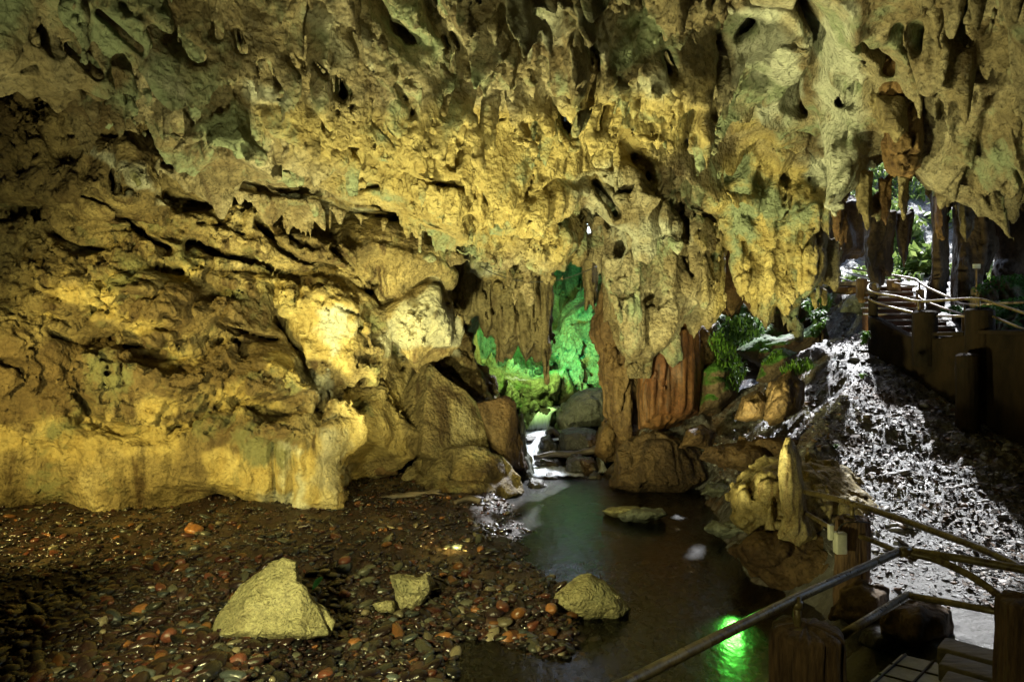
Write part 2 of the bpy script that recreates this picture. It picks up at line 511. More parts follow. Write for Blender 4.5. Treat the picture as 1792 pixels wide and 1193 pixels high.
def sdf_ceiling(x, y, z, px, py):
    # domain warp
    wx = 0.30 * vn(x * 0.7 + 3, y * 0.7, z * 0.7); wz = 0.30 * vn(x * 0.7, y * 0.7 + 9, z * 0.7)
    wx += 0.10 * vn(x * 2.1 + 3, y * 2.1, z * 2.1); wz += 0.10 * vn(x * 2.1, y * 2.1 + 9, z * 2.1)
    X = x + wx; Zw = z + wz; P = px + wx / y * F
    lip = interp(P, LX, LP); ly = interp(P, LX, LY)
    yt = interp(P, [-400, 100, 500, 1300, 2200], [5.0, 5.4, 6.6, 6.8, 6.2])
    t = (y - yt) / (ly - yt)
    h = EYE + (HZ - lip * np.minimum(t, 1.0)) * np.minimum(y, ly) / F
    back = np.where((P < 955) | ((P < 1012) & (y < 16.4)), np.minimum((y - ly) * 1.1, 1.3), np.where(P < 1640, (y - ly) * 1.6, np.minimum((y - ly) * 1.0, 0.9)))
    h = h + np.where(y > ly, back, 0) + 0.45 * np.maximum(yt - y, 0)
    # hanging folds and blades running down to the right
    u = 0.80 * x + 0.60 * y; v = -0.60 * x + 0.80 * y
    right = sm(1230, 1330, px) * (1 - sm(1560, 1640, px)) * (1 - sm(300, 380, py))
    b1 = 1 - np.minimum(np.abs(vn(u * 0.35 + 4, v * 0.95, z * 0.35)) * 3.4, 1)
    b2 = 1 - np.minimum(np.abs(vn(u * 0.9 + 14, v * 1.7 + 3, z * 0.5)) * 3.0, 1)
    h = h + 0.20 - 0.75 * b1 ** 1.5 * (1 - 0.75 * right) - 0.35 * b2 ** 1.5 * (1 - 0.5 * right)
    # dripping spikes
    sp = np.maximum(vn(x * 3.3, y * 3.3, z * 0.6 + 5), 0) ** 2 + np.maximum(vn(x * 6.7, y * 6.7, z * 0.9 + 5), 0) ** 2 * 0.6 + np.maximum(vn(x * 12, y * 12, z * 1.4 + 5), 0) ** 2 * 0.22
    h = h - 0.72 * sp * (1 - right)
    f = (h - z) * 0.8
    # hanging masses
    drip = 0.10 * vn(x * 4.5, y * 4.5, z * 0.5) + 0.05 * vn(x * 10, y * 10, z * 1.0) + 0.10 * vn(x * 3, y * 3, z * 1.2)
    fl = sm(1030, 1060, px) * (1 - sm(1470, 1500, px)) * sm(390, 440, py)
    for pts, Yc, th, w, tl in HANG:
        g = pillow(x + wx * 0.35, y, z + wz * 0.3, px + wx * 0.35 / y * F, py - wz * 0.3 / y * F, pts, Yc, th, w, 0.5, tl)
        f = smin(f, g - drip * (0.9 + 2.4 * fl), 0.18)
    # knobs, creases and fissures
    slab_ = 1 - 0.72 * sm(0.08, 0.3, vn(u * 0.5 + 70, v * 0.75 + 3, z * 0.6))          # smoother slabs between the knobbly parts
    knob = billow(x * 1.1, y * 1.1, z * 0.75, 5, 1.0, 0.52)
    f = f - 0.25 * knob * (1 - 0.72 * right) * slab_
    caul = billow(x * 4.2, y * 4.2, z * 3.2, 3, 9.0, 0.6)
    f = f - 0.030 * (np.abs(vn(x * 9, y * 9, z * 1.3)) - 0.3) * (1 - 0.8 * right)
    f = f - 0.10 * caul * (1 - 0.75 * right) * slab_ * sm(-0.45, 0.15, vn(x * 0.55 + 60, y * 0.55, z * 0.55))
    fine = fbm(x * 7, y * 7, z * 4.5, 2, 2.0)
    f = f - 0.03 * fine * (1 - 0.7 * right)
    f = f + 0.62 * CLEFTS(P, py - wz / y * F * 0.5)
    f = np.maximum(f, np.where(P > 1560, (y - 16.0) * 0.7, -9))
    c = crack(vn(u * 0.55 + 31, v * 1.5, z * 0.7 + 2), 0.055) * sm(0.0, 0.25, vn(x * 0.6, y * 0.6 + 40, z * 0.6))
    c2 = crack(vn(x * 1.9 + 7, y * 1.9, z * 0.55), 0.06) * sm(0.05, 0.3, vn(x * 0.9 + 20, y * 0.9, z * 0.9))
    f = f + (0.45 * c + 0.25 * c2)
    return f


HANG = [
    # slanting lip on the left
    ([(60, 60), (170, 60), (330, 120), (470, 240), (480, 330), (430, 300), (330, 200), (300, 168), (240, 150), (150, 85)], 9.3, 0.7, 0.4, 0.0),
    ([(430, 240), (520, 250), (500, 290), (478, 332), (450, 320)], 10.3, 0.45, 0.3, 0.0),
    # swollen middle of the roof
    ([(480, 220), (640, 200), (820, 330), (820, 425), (780, 410), (700, 375), (600, 330), (520, 280)], 11.3, 0.8, 0.5, -0.2),
    ([(780, 370), (1010, 330), (1015, 430), (985, 462), (955, 478), (930, 462), (880, 435), (830, 430)], 12.5, 0.9, 0.4, 0.0),
    ([(990, 290), (1120, 270), (1200, 330), (1180, 400), (1120, 420), (1070, 395), (1020, 350)], 11.6, 0.6, 0.4, 0.0),
    # curtain over the red flowstone
    ([(1048, 380), (1180, 340), (1300, 360), (1275, 440), (1262, 500), (1235, 550), (1205, 560), (1165, 612), (1135, 636), (1100, 632), (1080, 610), (1062, 560), (1050, 470)], 13.4, 0.85, 0.4, 0.0),
    # bright hanging block
    ([(1255, 350), (1330, 300), (1450, 310), (1448, 440), (1438, 490), (1400, 540), (1382, 556), (1365, 530), (1345, 545), (1325, 500), (1300, 520), (1275, 470)], 12.9, 0.85, 0.35, 0.0),
    # pale slanting slabs
    ([(1410, 60), (1500, 60), (1500, 160), (1535, 270), (1500, 325), (1470, 350), (1440, 370), (1445, 300), (1425, 200)], 10.4, 0.7, 0.35, 0.6),
    # hanging fins right
    ([(1200, 120), (1245, 110), (1248, 180), (1228, 245), (1212, 225)], 9.3, 0.4, 0.25, 0.0),
    ([(1600, 60), (1730, 40), (1735, 110), (1690, 200), (1640, 180)], 9.8, 0.5, 0.3, 0.0),
]

V, Q = net(sdf_ceiling, (-330, 2120, -260, 660, 3.6, 22.0), 4.2 * RES)
o = tag(mesh_obj('cave_ceiling', V, Q, M['ceiling']), kind='structure')
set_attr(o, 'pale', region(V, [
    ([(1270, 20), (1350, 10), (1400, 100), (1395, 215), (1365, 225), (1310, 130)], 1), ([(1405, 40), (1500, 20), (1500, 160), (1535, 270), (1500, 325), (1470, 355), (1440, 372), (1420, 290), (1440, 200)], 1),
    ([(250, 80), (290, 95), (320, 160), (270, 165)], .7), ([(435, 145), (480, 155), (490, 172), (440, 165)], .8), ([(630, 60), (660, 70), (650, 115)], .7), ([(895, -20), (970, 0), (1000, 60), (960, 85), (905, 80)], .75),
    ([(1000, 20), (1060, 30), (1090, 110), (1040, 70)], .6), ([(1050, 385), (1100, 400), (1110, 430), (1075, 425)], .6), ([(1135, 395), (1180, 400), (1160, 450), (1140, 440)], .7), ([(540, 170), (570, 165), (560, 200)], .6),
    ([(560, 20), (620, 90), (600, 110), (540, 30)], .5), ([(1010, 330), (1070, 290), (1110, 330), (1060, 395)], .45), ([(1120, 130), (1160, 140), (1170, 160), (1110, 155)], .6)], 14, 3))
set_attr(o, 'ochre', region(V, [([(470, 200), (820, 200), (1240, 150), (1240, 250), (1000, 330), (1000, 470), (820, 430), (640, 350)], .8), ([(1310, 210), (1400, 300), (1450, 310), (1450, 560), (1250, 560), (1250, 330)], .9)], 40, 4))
print('ceiling', len(V))

WALL = [
    ([(538, 915), (546, 800), (556, 760), (578, 733), (598, 748), (606, 785), (597, 830), (583, 915)], 11.15, 0.75, 0.2, 0.5, 0.0),
    ([(-200, 980), (-200, 740), (60, 735), (120, 725), (300, 735), (420, 722), (560, 735), (592, 738), (605, 775), (595, 830), (582, 895), (460, 908), (365, 880), (240, 912), (100, 925)], 11.9, 1.25, 0.35, 0.4, 0.0),
    ([(-200, 735), (-200, 620), (60, 600), (160, 590), (330, 600), (480, 610), (530, 640), (562, 700), (545, 732), (400, 715), (250, 730)], 12.1, 1.25, 0.4, 0.5, 0.0),
    ([(-200, 590), (-200, 490), (60, 500), (150, 470), (260, 455), (350, 480), (440, 520), (472, 570), (470, 605), (380, 600), (200, 585)], 12.3, 1.5, 0.45, 0.5, 0.1),
    ([(490, 690), (480, 600), (440, 500), (470, 480), (560, 490), (640, 520), (682, 600), (670, 690), (600, 690), (540, 680)], 12.7, 1.2, 0.5, 0.5, 0.0),
    ([(580, 815), (595, 700), (680, 680), (712, 740), (706, 785), (640, 820)], 12.9, 1.0, 0.4, 0.5, 0.0),
    ([(-200, 460), (-200, 330), (60, 330), (150, 340), (300, 330), (420, 335), (600, 375), (705, 395), (660, 470), (640, 520), (560, 490), (460, 470), (350, 440), (200, 450)], 12.9, 1.6, 0.6, 0.5, 0.25),
    ([(600, 400), (680, 385), (760, 425), (806, 480), (792, 505), (742, 515), (692, 545), (655, 540), (640, 470)], 13.0, 1.5, 0.5, 0.55, 0.1),
    ([(655, 560), (690, 530), (762, 512), (800, 580), (806, 600), (762, 608), (740, 622), (700, 605), (670, 590)], 12.5, 1.0, 0.4, 0.6, 0.0),
    ([(-200, 330), (-200, 60), (60, 90), (150, 130), (250, 190), (290, 260), (310, 370), (200, 380), (-200, 380)], 11.6, 1.2, 0.6, 0.5, 0.3),
    ([(265, 340), (290, 225), (330, 190), (400, 255), (432, 300), (420, 350), (330, 360)], 12.4, 1.2, 0.4, 0.5, 0.0),
    ([(690, 600), (800, 570), (830, 590), (840, 640), (890, 700), (800, 720), (700, 650)], 15.6, 0.9, 0.4, 0.5, 0.0),
    ([(600, 330), (700, 370), (700, 395), (600, 372), (480, 340)], 13.2, 1.2, 0.3, 0.5, 0.0),
    ([(790, 425), (840, 430), (892, 480), (880, 502), (840, 495), (810, 465)], 14.6, 0.6, 0.2, 0.5, 0.0),
]


def sdf_wall(x, y, z, px, py):
    wx = 0.24 * fbm(x * 0.9 + 3, y * 0.9, z * 0.9, 2); wz = 0.26 * fbm(x * 0.7, y * 0.7 + 9, z * 0.9, 3)
    P = px + wx / y * F; PY = py - wz / y * F
    D = interp(P, [-400, 0, 300, 600, 720, 830, 855], [10.3, 10.95, 11.35, 12.05, 14.4, 16.2, 24]) + 0.9 * sm(560, 330, PY) + 0.45 * sm(745, 790, PY) * sm(640, 560, P)
    f = (D - y) * 0.6
    for pts, Yc, th, w, p, tl in WALL:
        f = smin(f, pillow(x + wx, y, z + wz, P, PY, pts, Yc, th * 0.85, w * 1.4, p, tl), 0.3)
    slab_ = 1 - 0.7 * sm(0.0, 0.25, vn(x * 0.6 + 70, y * 0.6 + 3, z * 0.75))
    low = sm(735, 790, py) * sm(610, 560, px)                      # smooth flowstone face at the foot
    mid = 1 - low
    # folds that run down to the right across the wall
    a = 0.94 * x - 0.34 * z; b = 0.34 * x + 0.94 * z
    f = f - mid * (0.24 * billow(a * 0.55, y * 0.7, b * 0.85, 2, 3.0, 0.45) + 0.14 * slab_ * billow(x * 2.1, y * 2.1, z * 2.1, 4, 4.0, 0.58))
    rdg = 0
    for cx_, k_ in ((468, .6), (500, 1), (524, .9), (430, .5), (395, .4)):
        rdg = rdg + k_ * np.exp(-((px - cx_ - 7 * vn(z * 3 + cx_, z * 0, z * 0) - 0.03 * (830 - py)) / 6.5) ** 2)
    f = f - low * 0.09 * rdg * sm(745, 780, py)
    f = f - low * (0.08 * billow(x * 1.8, y * 1.8, z * 0.35, 2, 6.0) + 0.03 * vn(x * 6, y * 6, z * 1.0))
    f = f - 0.03 * fbm(x * 7, y * 7, z * 5, 2, 5.0) * (0.4 + 0.6 * mid)
    c = crack(vn(a * 0.6 + 11, y * 0.8, b * 1.7), 0.05) * sm(0.0, 0.2, vn(x * 0.8, y * 0.8 + 30, z * 0.8))
    f = f - 0.05 * billow(x * 5.5, y * 5.5, z * 5.5, 3, 14.0, 0.6) * mid * slab_
    f = f + 0.14 * c * mid + 0.36 * WCLEFTS(P, PY)
    return f


V, Q = net(sdf_wall, (-330, 1000, 20, 985, 8.5, 19.0), 3.9 * RES)
o = tag(mesh_obj('cave_wall', V, Q, M['wall']), kind='structure')
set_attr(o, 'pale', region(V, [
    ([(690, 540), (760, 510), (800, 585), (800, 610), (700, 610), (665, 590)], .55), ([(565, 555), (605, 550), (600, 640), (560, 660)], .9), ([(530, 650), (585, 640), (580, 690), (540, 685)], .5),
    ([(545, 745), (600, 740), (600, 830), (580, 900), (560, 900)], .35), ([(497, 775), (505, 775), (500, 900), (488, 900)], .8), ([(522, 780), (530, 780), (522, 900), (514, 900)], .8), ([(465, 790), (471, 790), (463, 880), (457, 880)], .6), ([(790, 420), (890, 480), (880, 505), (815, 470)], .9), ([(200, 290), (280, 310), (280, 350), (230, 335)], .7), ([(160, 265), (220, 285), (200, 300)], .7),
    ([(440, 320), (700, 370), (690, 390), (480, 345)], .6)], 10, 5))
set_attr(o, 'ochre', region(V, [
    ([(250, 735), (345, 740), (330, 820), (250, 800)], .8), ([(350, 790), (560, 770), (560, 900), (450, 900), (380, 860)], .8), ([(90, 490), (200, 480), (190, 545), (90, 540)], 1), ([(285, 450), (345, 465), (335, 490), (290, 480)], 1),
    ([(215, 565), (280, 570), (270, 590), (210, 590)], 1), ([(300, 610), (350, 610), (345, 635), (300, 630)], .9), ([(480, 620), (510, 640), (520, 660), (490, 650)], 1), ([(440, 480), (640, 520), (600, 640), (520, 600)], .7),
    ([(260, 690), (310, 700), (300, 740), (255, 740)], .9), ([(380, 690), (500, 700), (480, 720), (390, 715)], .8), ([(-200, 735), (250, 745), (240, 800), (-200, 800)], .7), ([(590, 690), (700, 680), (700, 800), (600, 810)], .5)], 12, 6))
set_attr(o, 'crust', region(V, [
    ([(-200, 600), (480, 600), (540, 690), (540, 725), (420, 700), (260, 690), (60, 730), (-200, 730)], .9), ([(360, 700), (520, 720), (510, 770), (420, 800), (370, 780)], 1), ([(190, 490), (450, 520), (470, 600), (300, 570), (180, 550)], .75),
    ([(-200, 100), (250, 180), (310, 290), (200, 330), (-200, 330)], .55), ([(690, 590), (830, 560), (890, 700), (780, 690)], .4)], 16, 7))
print('wall', len(V))


# passage behind the waterfall, lit green
def sdf_passage(x, y, z, px, py):
    wx = 0.25 * vn(x * 0.8 + 3, y * 0.8, z * 0.8); wz = 0.25 * vn(x * 0.8, y * 0.8 + 9, z * 0.8)
    P = px + wx / y * F
    D = interp(P, [700, 830, 900, 960, 1040, 1100, 1250], [19.2, 19.6, 21.5, 22.5, 21.5, 19.0, 16.5])
    f = (D - y) * 0.6
    # bench above the fall
    b = pillow(x, y, z, px, py, [(780, 760), (790, 640), (850, 640), (900, 645), (930, 660), (990, 640), (1010, 690), (960, 730), (900, 770)], 19.0, 1.0, 0.5)
    f = smin(f, b, 0.2)
    f = smin(f, pillow(x, y, z, px, py, [(1000, 690), (960, 620), (980, 560), (1040, 510), (1080, 560), (1070, 700)], 20.5, 1.0, 0.5), 0.2)
    f = f - 0.28 * billow(x * 1.2, y * 1.2, z * 0.8, 4, 8.0, 0.55) - 0.14 * vn(x * 4, y * 4, z * 1) - 0.10 * billow(x * 3.5, y * 3.5, z * 1.6, 3, 18.0, 0.6)
    return np.maximum(f, (z - 5.3 - 0.3 * vn(x, y, z)) * 0.8)


V, Q = net(sdf_passage, (690, 1240, 60, 860, 14.5, 25.0), 4.6 * RES)
tag(mesh_obj('cave_passage_rock', V, Q, M['passage']), kind='structure')
print('passage', len(V))


def lump(name, outline, Yc, thick, mat, label, cat, group=None, w=0.4, p=0.5, tilt=0.0, kn=0.10, kf=1.6, fl=0.0, fine=0.02, s=4.0, facet=0.0, seed=1.0, fn=None, ck=0.0, margin=40):
    """one free-standing rock meshed from its outline, thickness and surface relief"""
    xs = [q[0] for q in outline]; ys = [q[1] for q in outline]
    def sdf(x, y, z, px, py):
        k = 0.5 * kn
        wx = k * vn(x * kf + 3 + seed, y * kf, z * kf); wz = k * vn(x * kf, y * kf + 9, z * kf + seed)
        f = pillow(x + wx, y, z + wz, px + wx / y * F, py - wz / y * F, outline, Yc, thick, w, p, tilt)
        if facet:
            cx, cz = at(np.mean(xs), np.mean(ys), Yc)[[0, 2]]
            rr = np.random.default_rng(int(seed * 10))
            ext = (max(xs) - min(xs)) / F * Yc * 0.5; ez = (max(ys) - min(ys)) / F * Yc * 0.5
            for _ in range(11):
                n = rr.normal(size=3); n[1] = -abs(n[1]); n /= np.linalg.norm(n)
                dd = facet * (abs(n[0]) * ext + abs(n[1]) * thick + abs(n[2]) * ez) * rr.uniform(0.78, 1.0)
                f = smax(f, (x - cx) * n[0] + (y - Yc) * n[1] + (z - cz) * n[2] - dd, 0.03)
        f = f - kn * billow(x * kf, y * kf, z * kf * (0.3 if fl else 0.9), 4, seed, 0.5)
        if fl: f = f - fl * (vn(x * 9, y * 9, z * 0.7) + 0.5 * vn(x * 21, y * 21, z * 1.2))
        f = f - fine * fbm(x * 9, y * 9, z * 7, 2, seed)
        if ck: f = f + ck * crack(vn(x * 1.7 + seed, y * 1.7, z * 1.7), 0.06)
        if fn: f = fn(f, x, y, z, px, py)
        return f
    Y0 = max(2.0, Yc - thick - 1.0); Y1 = Yc + thick + 1.0
    V, Q = net(sdf, (min(xs) - margin, max(xs) + margin, min(ys) - margin, max(ys) + margin, Y0, Y1), s)
    c = V.mean(0); c[2] = V[:, 2].min()
    o = mesh_obj(name, V, Q, mat, loc=c)
    return tag(o, label, cat, group)
# ------------------------------------------------------------------ ground
def wpoly(pp):
    return [tuple(on(x, y)[:2]) for x, y in pp]


BEACH = wpoly([(-500, 880), (560, 845), (640, 828), (760, 840), (880, 862), (893, 890), (905, 930), (940, 985), (990, 1030), (1000, 1062), (985, 1110), (930, 1128), (850, 1132), (785, 1112),
               (752, 1075), (700, 1060), (600, 1078), (540, 1110), (505, 1150), (470, 1230), (380, 1600), (-900, 1600)])
BEACH2 = wpoly([(600, 1205), (700, 1180), (740, 1200), (720, 1600), (500, 1600)])
SHORE = wpoly([(1050, 830), (1120, 846), (1240, 852), (1272, 880), (1290, 950), (1312, 1010), (1400, 1075), (1500, 1125), (1580, 1210), (1680, 1600), (5200, 1600)]) + [(40, 10), (40, 44), (7, 44), (5.2, 18), (4.9, 15.5), (2.4, 15.8)]
SHORE = SHORE


def prof(y):
    return np.interp(y, [3, 4, 7.3, 8, 9.3, 11.3, 13.7, 16, 19, 22, 27, 36], [0.3, 0.38, 0.48, 0.6, 1.0, 1.8, 2.6, 3.35, 4.0, 4.5, 8.0, 14.0])


def ground_z(x, y, detail=True):
    x = np.asarray(x, np.float32); y = np.asarray(y, np.float32)
    z0 = np.zeros_like(x)
    n = fbm(x * 0.8, y * 0.8, z0, 4, 11.0)
    bed = -0.16 + 0.05 * n
    d1 = -np.minimum(poly_sd(x, y, BEACH), poly_sd(x, y, BEACH2)) + 0.18 * n
    g = bed + np.clip(d1 + 0.35, 0, 0.7) * 0.42 + 0.09 * sm(0.1, 1.8, d1) + 0.035 * sm(0, .4, d1) * fbm(x * 2, y * 2, z0, 3, 12.0)
    d2 = -poly_sd(x, y, SHORE) + 0.25 * n
    px = 896 + F * x / y
    xl = np.interp(y, [4, 8.5, 9.5, 11, 12, 13, 16, 20], [2.0, 2.8, 3.2, 4.1, 4.6, 5.1, 6.6, 8.6])
    p = prof(y) - 0.55 * np.clip(xl - x, 0, 3.0) * sm(8.0, 9.6, y)
    p = np.maximum(p, 0.12)
    p = p + sm(8.5, 10, y) * 0.10 * fbm(x * 1.3, y * 1.3, z0, 4, 13.0) + 0.02 * fbm(x * 5, y * 5, z0, 2, 14.0)
    # ledges in the bank
    p = p + sm(8.8, 10, y) * 0.06 * np.sin((p + 0.35 * n) * 9) * np.clip(1 - (x - xl) / 1.2, 0, 1)
    g2 = np.minimum(p, bed + np.clip(d2 + 0.25, 0, 9) * 1.15)
    g = np.maximum(g, np.where(d2 > -0.3, g2, -9))
    # stream bed climbs behind the pool
    st = np.interp(y, [14, 15, 16.5, 17.6, 18.2, 22, 30], [0, 0.05, 0.35, 0.5, 0.95, 1.6, 2.4]) - 0.16
    g = np.maximum(g, np.where(x < 3.4, st, -9))
    # foot of the left wall
    g = np.maximum(g, np.where(x < -0.5, np.clip((y - 11.2) * 0.07, 0, 0.3), -9))
    # clods and grit
    land = sm(-0.02, 0.10, g); rgt = sm(7.6, 9.0, y) * sm(1.9, 2.6, x)
    cl = fbm(x * 8, y * 8, z0, 4, 15.0, 0.65); cb = billow(x * 3.2, y * 3.2, z0, 4, 16.0, 0.55)
    return g + rgt * (0.032 * cl + 0.016 * cb) + land * (1 - rgt) * 0.012 * cl + (1 - land) * 0.012 * cl


s = 3.6 * RES
pxs = np.arange(-420, 2300, s)
ks = np.arange(0, int(math.log(36 / 3.2) * F / s))
PX, KK = np.meshgrid(pxs, ks, indexing='ij')
YY = 3.2 * np.exp(KK * s / F)
XX = (PX - 896) / F * YY
ZZ = ground_z(XX.ravel(), YY.ravel()).reshape(XX.shape)
V = np.stack([XX, YY, ZZ], 2).reshape(-1, 3)
nx, ny = XX.shape
ii = (np.arange(nx - 1)[:, None] * ny + np.arange(ny - 1)[None]).ravel()
Q = np.stack([ii, ii + ny, ii + ny + 1, ii + 1], 1)

m, t, b, N, L = new_mat('ground_earth')
v = tex_coord(t)
se = N.new('ShaderNodeSeparateXYZ'); L.new(v, se.inputs[0])
gravel = ramp(t, noise(t, v, 11, 8, 0.7), [(0.35, (0.012, 0.007, 0.005)), (0.5, (0.024, 0.013, 0.010)), (0.62, (0.048, 0.027, 0.018)), (0.75, (0.09, 0.052, 0.03))])
sand = ramp(t, noise(t, v, 9, 6, 0.6), [(0.35, (0.08, 0.055, 0.03)), (0.6, (0.2, 0.145, 0.08))])
gravel = mix(t, ramp(t, noise(t, v, 0.8, 5), [(0.52, 0.0), (0.64, 1.0)]), gravel, mix(t, 0.5, gravel, sand))
vs = tex_coord(t, (1, 1, 1), (0, 0, 0.5))
litter = ramp(t, noise(t, vs, 7, 9, 0.75, 0.6), [(0.34, (0.022, 0.018, 0.016)), (0.46, (0.065, 0.058, 0.054)), (0.56, (0.19, 0.19, 0.195)), (0.70, (0.32, 0.328, 0.345))])
litter = mix(t, ramp(t, noise(t, v, 1.1, 7, 0.65), [(0.5, 0.0), (0.66, 0.75)]), litter, (0.16, 0.095, 0.05))
ms = ramp(t, noise(t, v, 1.5, 8, 0.7), [(0.62, 0.0), (0.70, 0.8)])
litter = mix(t, ms, litter, (0.06, 0.11, 0.035))
smooth_path = mix(t, ramp(t, noise(t, v, 3, 5), [(0.3, 0.0), (0.7, 1.0)]), (0.11, 0.105, 0.10), (0.2, 0.197, 0.19))
mp = N.new('ShaderNodeMapRange'); mp.inputs[1].default_value = 8.6; mp.inputs[2].default_value = 7.4
L.new(se.outputs['Y'], mp.inputs[0])
litter = mix(t, mp.outputs[0], litter, smooth_path)
mr = N.new('ShaderNodeMapRange'); mr.inputs[1].default_value = 1.8; mr.inputs[2].default_value = 2.4
L.new(se.outputs['X'], mr.inputs[0])
L.new(mix(t, mr.outputs[0], gravel, litter), b.inputs['Base Color'])
L.new(ramp(t, noise(t, v, 3.5, 5), [(0.35, 0.26), (0.6, 0.5)]), b.inputs['Roughness'])
b.inputs['Specular IOR Level'].default_value = 0.4
bump(t, b, noise(t, v, 22, 8, 0.75), 0.028, 1.0)
M['ground'] = m
tag(mesh_obj('ground', V, Q, m), kind='structure')

# ------------------------------------------------------------------ water
m, t, b, N, L = new_mat('stream_water')
N.remove(b)
out = N['Material Output']
fr = N.new('ShaderNodeFresnel'); fr.inputs['IOR'].default_value = 1.42
gl = N.new('ShaderNodeBsdfGlossy'); gl.inputs['Roughness'].default_value = 0.24
tr = N.new('ShaderNodeBsdfTransparent'); tr.inputs['Color'].default_value = (0.58, 0.51, 0.36, 1)
mx = N.new('ShaderNodeMixShader')
v = tex_coord(t, (1.0, 0.45, 1))
bp = N.new('ShaderNodeBump'); bp.inputs['Distance'].default_value = 0.02; bp.inputs['Strength'].default_value = 0.7
L.new(noise(t, v, 5.5, 4, 0.55), bp.inputs['Height'])
L.new(bp.outputs[0], gl.inputs['Normal']); L.new(bp.outputs[0], fr.inputs['Normal'])
L.new(fr.outputs[0], mx.inputs[0]); L.new(tr.outputs[0], mx.inputs[1]); L.new(gl.outputs[0], mx.inputs[2])
L.new(mx.outputs[0], out.inputs['Surface'])
M['water'] = m
tag(mesh_obj('stream_water', [(-8, 2, 0), (5, 2, 0), (5, 16.4, 0), (-8, 16.4, 0)], [(0, 1, 2, 3)], m), kind='structure')

# ------------------------------------------------------------------ the rest of the chamber, round the camera, and sheets that stop stray sky
def slab(name, fx, nu, nv, amp):
    u, v_ = np.meshgrid(np.linspace(0, 1, nu), np.linspace(0, 1, nv), indexing='ij')
    P = fx(u.ravel(), v_.ravel()).astype(np.float32)
    d = amp * fbm(P[:, 0] * 0.6, P[:, 1] * 0.6, P[:, 2] * 0.6, 4, 21.0)
    P = P + d[:, None]
    ii = (np.arange(nu - 1)[:, None] * nv + np.arange(nv - 1)[None]).ravel()
    return tag(mesh_obj(name, P, np.stack([ii, ii + nv, ii + nv + 1, ii + 1], 1), M['wall']), kind='structure')


st3 = lambda a, b_, c: np.stack([a, b_, c], 1)
slab('cave_roof_cover', lambda u, v: st3(-15 + 28 * u, -9 + 15.5 * v, 7.0 + 0 * u), 60, 40, 0.35)
slab('cave_roof_cover', lambda u, v: st3(-17 + 16.5 * u, 6 + 15 * v, 8.2 + 0 * u), 40, 40, 0.3)
slab('cave_side_wall', lambda u, v: st3(-13 + 0 * u, -9 + 30 * u, -1 + 10 * v), 70, 30, 0.5)
slab('cave_side_wall', lambda u, v: st3(11.6 + 0 * u, -9 + 16 * u, -1 + 9 * v), 50, 30, 0.4)
slab('cave_rear_wall', lambda u, v: st3(-15 + 28 * u, -8 + 0 * u, -1 + 9 * v), 70, 30, 0.5)
slab('cave_floor', lambda u, v: st3(-15 + 28 * u, -9 + 13 * v, -0.6 + 0.9 * (u > 0.62)), 60, 40, 0.12)
slab('cave_roof_cover', lambda u, v: st3(-2 + 14.5 * u, 5.5 + 7 * v, 7.6 + 0 * u), 40, 30, 0.25)  # unseen cover added above the ceiling to block sky through its clefts
slab('wall_backing_sheet', lambda u, v: st3(-17.5 + 16.3 * u, 18.6 + 0 * u, -1 + 10 * v), 40, 30, 0.3)  # unseen sheet added behind the wall to block sky through pinholes
# ------------------------------------------------------------------ free-standing rocks
def cut(*tris, k=0.03, amp=0.03):
    """flat fracture faces, each given by three points"""
    pl = []
    for a, b_, c in tris:
        a, b_, c = np.array(a), np.array(b_), np.array(c)
        n = np.cross(b_ - a, c - a); n /= np.linalg.norm(n)
        if n[1] > 0: n = -n
        pl.append((n, float(n @ a)))
    def fn(f, x, y, z, px, py):
        q = amp * fbm(x * 3, y * 3, z * 3, 3, 7.0) + amp * 1.2 * crack(vn(x * 1.6, y * 1.6 + 5, z * 1.6), 0.07)
        for n, d in pl:
            f = smax(f, x * n[0] + y * n[1] + z * n[2] - d + q, k)
        return f
    return fn


peak = at(752, 630, 13.5)
BK = 'boulders heaped at the foot of the left wall'
lump('boulder', [(372, 1122), (372, 1100), (380, 1075), (402, 1040), (440, 1005), (470, 986), (495, 975), (517, 980), (521, 1015), (538, 1025), (550, 1052), (572, 1066), (590, 1084), (578, 1112), (520, 1122)],
     6.85, 0.42, M['stone'], 'big pale yellow three-cornered boulder standing on the dark gravel', 'boulder', w=0.16, p=0.5, kn=0.03, kf=3.0, fine=0.016, s=2.4, tilt=0.25, seed=3, ck=0.03, fn=cut((at(500, 970, 6.95), at(400, 1110, 6.42), at(525, 1110, 6.40)), (at(515, 975, 6.85), at(525, 1110, 6.40), at(600, 1100, 6.75)), (at(372, 1100, 6.7), at(450, 990, 6.95), at(400, 1110, 6.42)), k=0.03, amp=0.03))
lump('stone', [(683, 1008), (700, 1004), (730, 1009), (748, 1004), (758, 1022), (752, 1042), (738, 1058), (728, 1070), (700, 1068), (690, 1042)],
     7.7, 0.22, M['stone'], 'knobbly pale yellow stone narrowing downwards behind a flat small yellow one', 'stone', w=0.12, kn=0.03, kf=4.0, s=2.6, seed=5, fine=0.01)
lump('stone', [(651, 1056), (672, 1050), (691, 1049), (692, 1066), (690, 1074), (662, 1072)], 7.55, 0.10, M['stone'],
     'small flat wedge-shaped yellow stone lying before the knobbly yellow stone', 'stone', w=0.06, kn=0.008, kf=6, s=2.2, seed=6, fine=0.004)
lump('boulder', [(962, 1066), (972, 1038), (998, 1016), (1030, 1003), (1060, 1014), (1085, 1038), (1103, 1066), (1085, 1090), (1000, 1090)],
     7.55, 0.34, M['stone'], 'rounded brownish yellow boulder with a rough right side standing in the shallow stream', 'boulder', w=0.25, kn=0.03, kf=3.0, s=2.6, seed=7, fine=0.014)
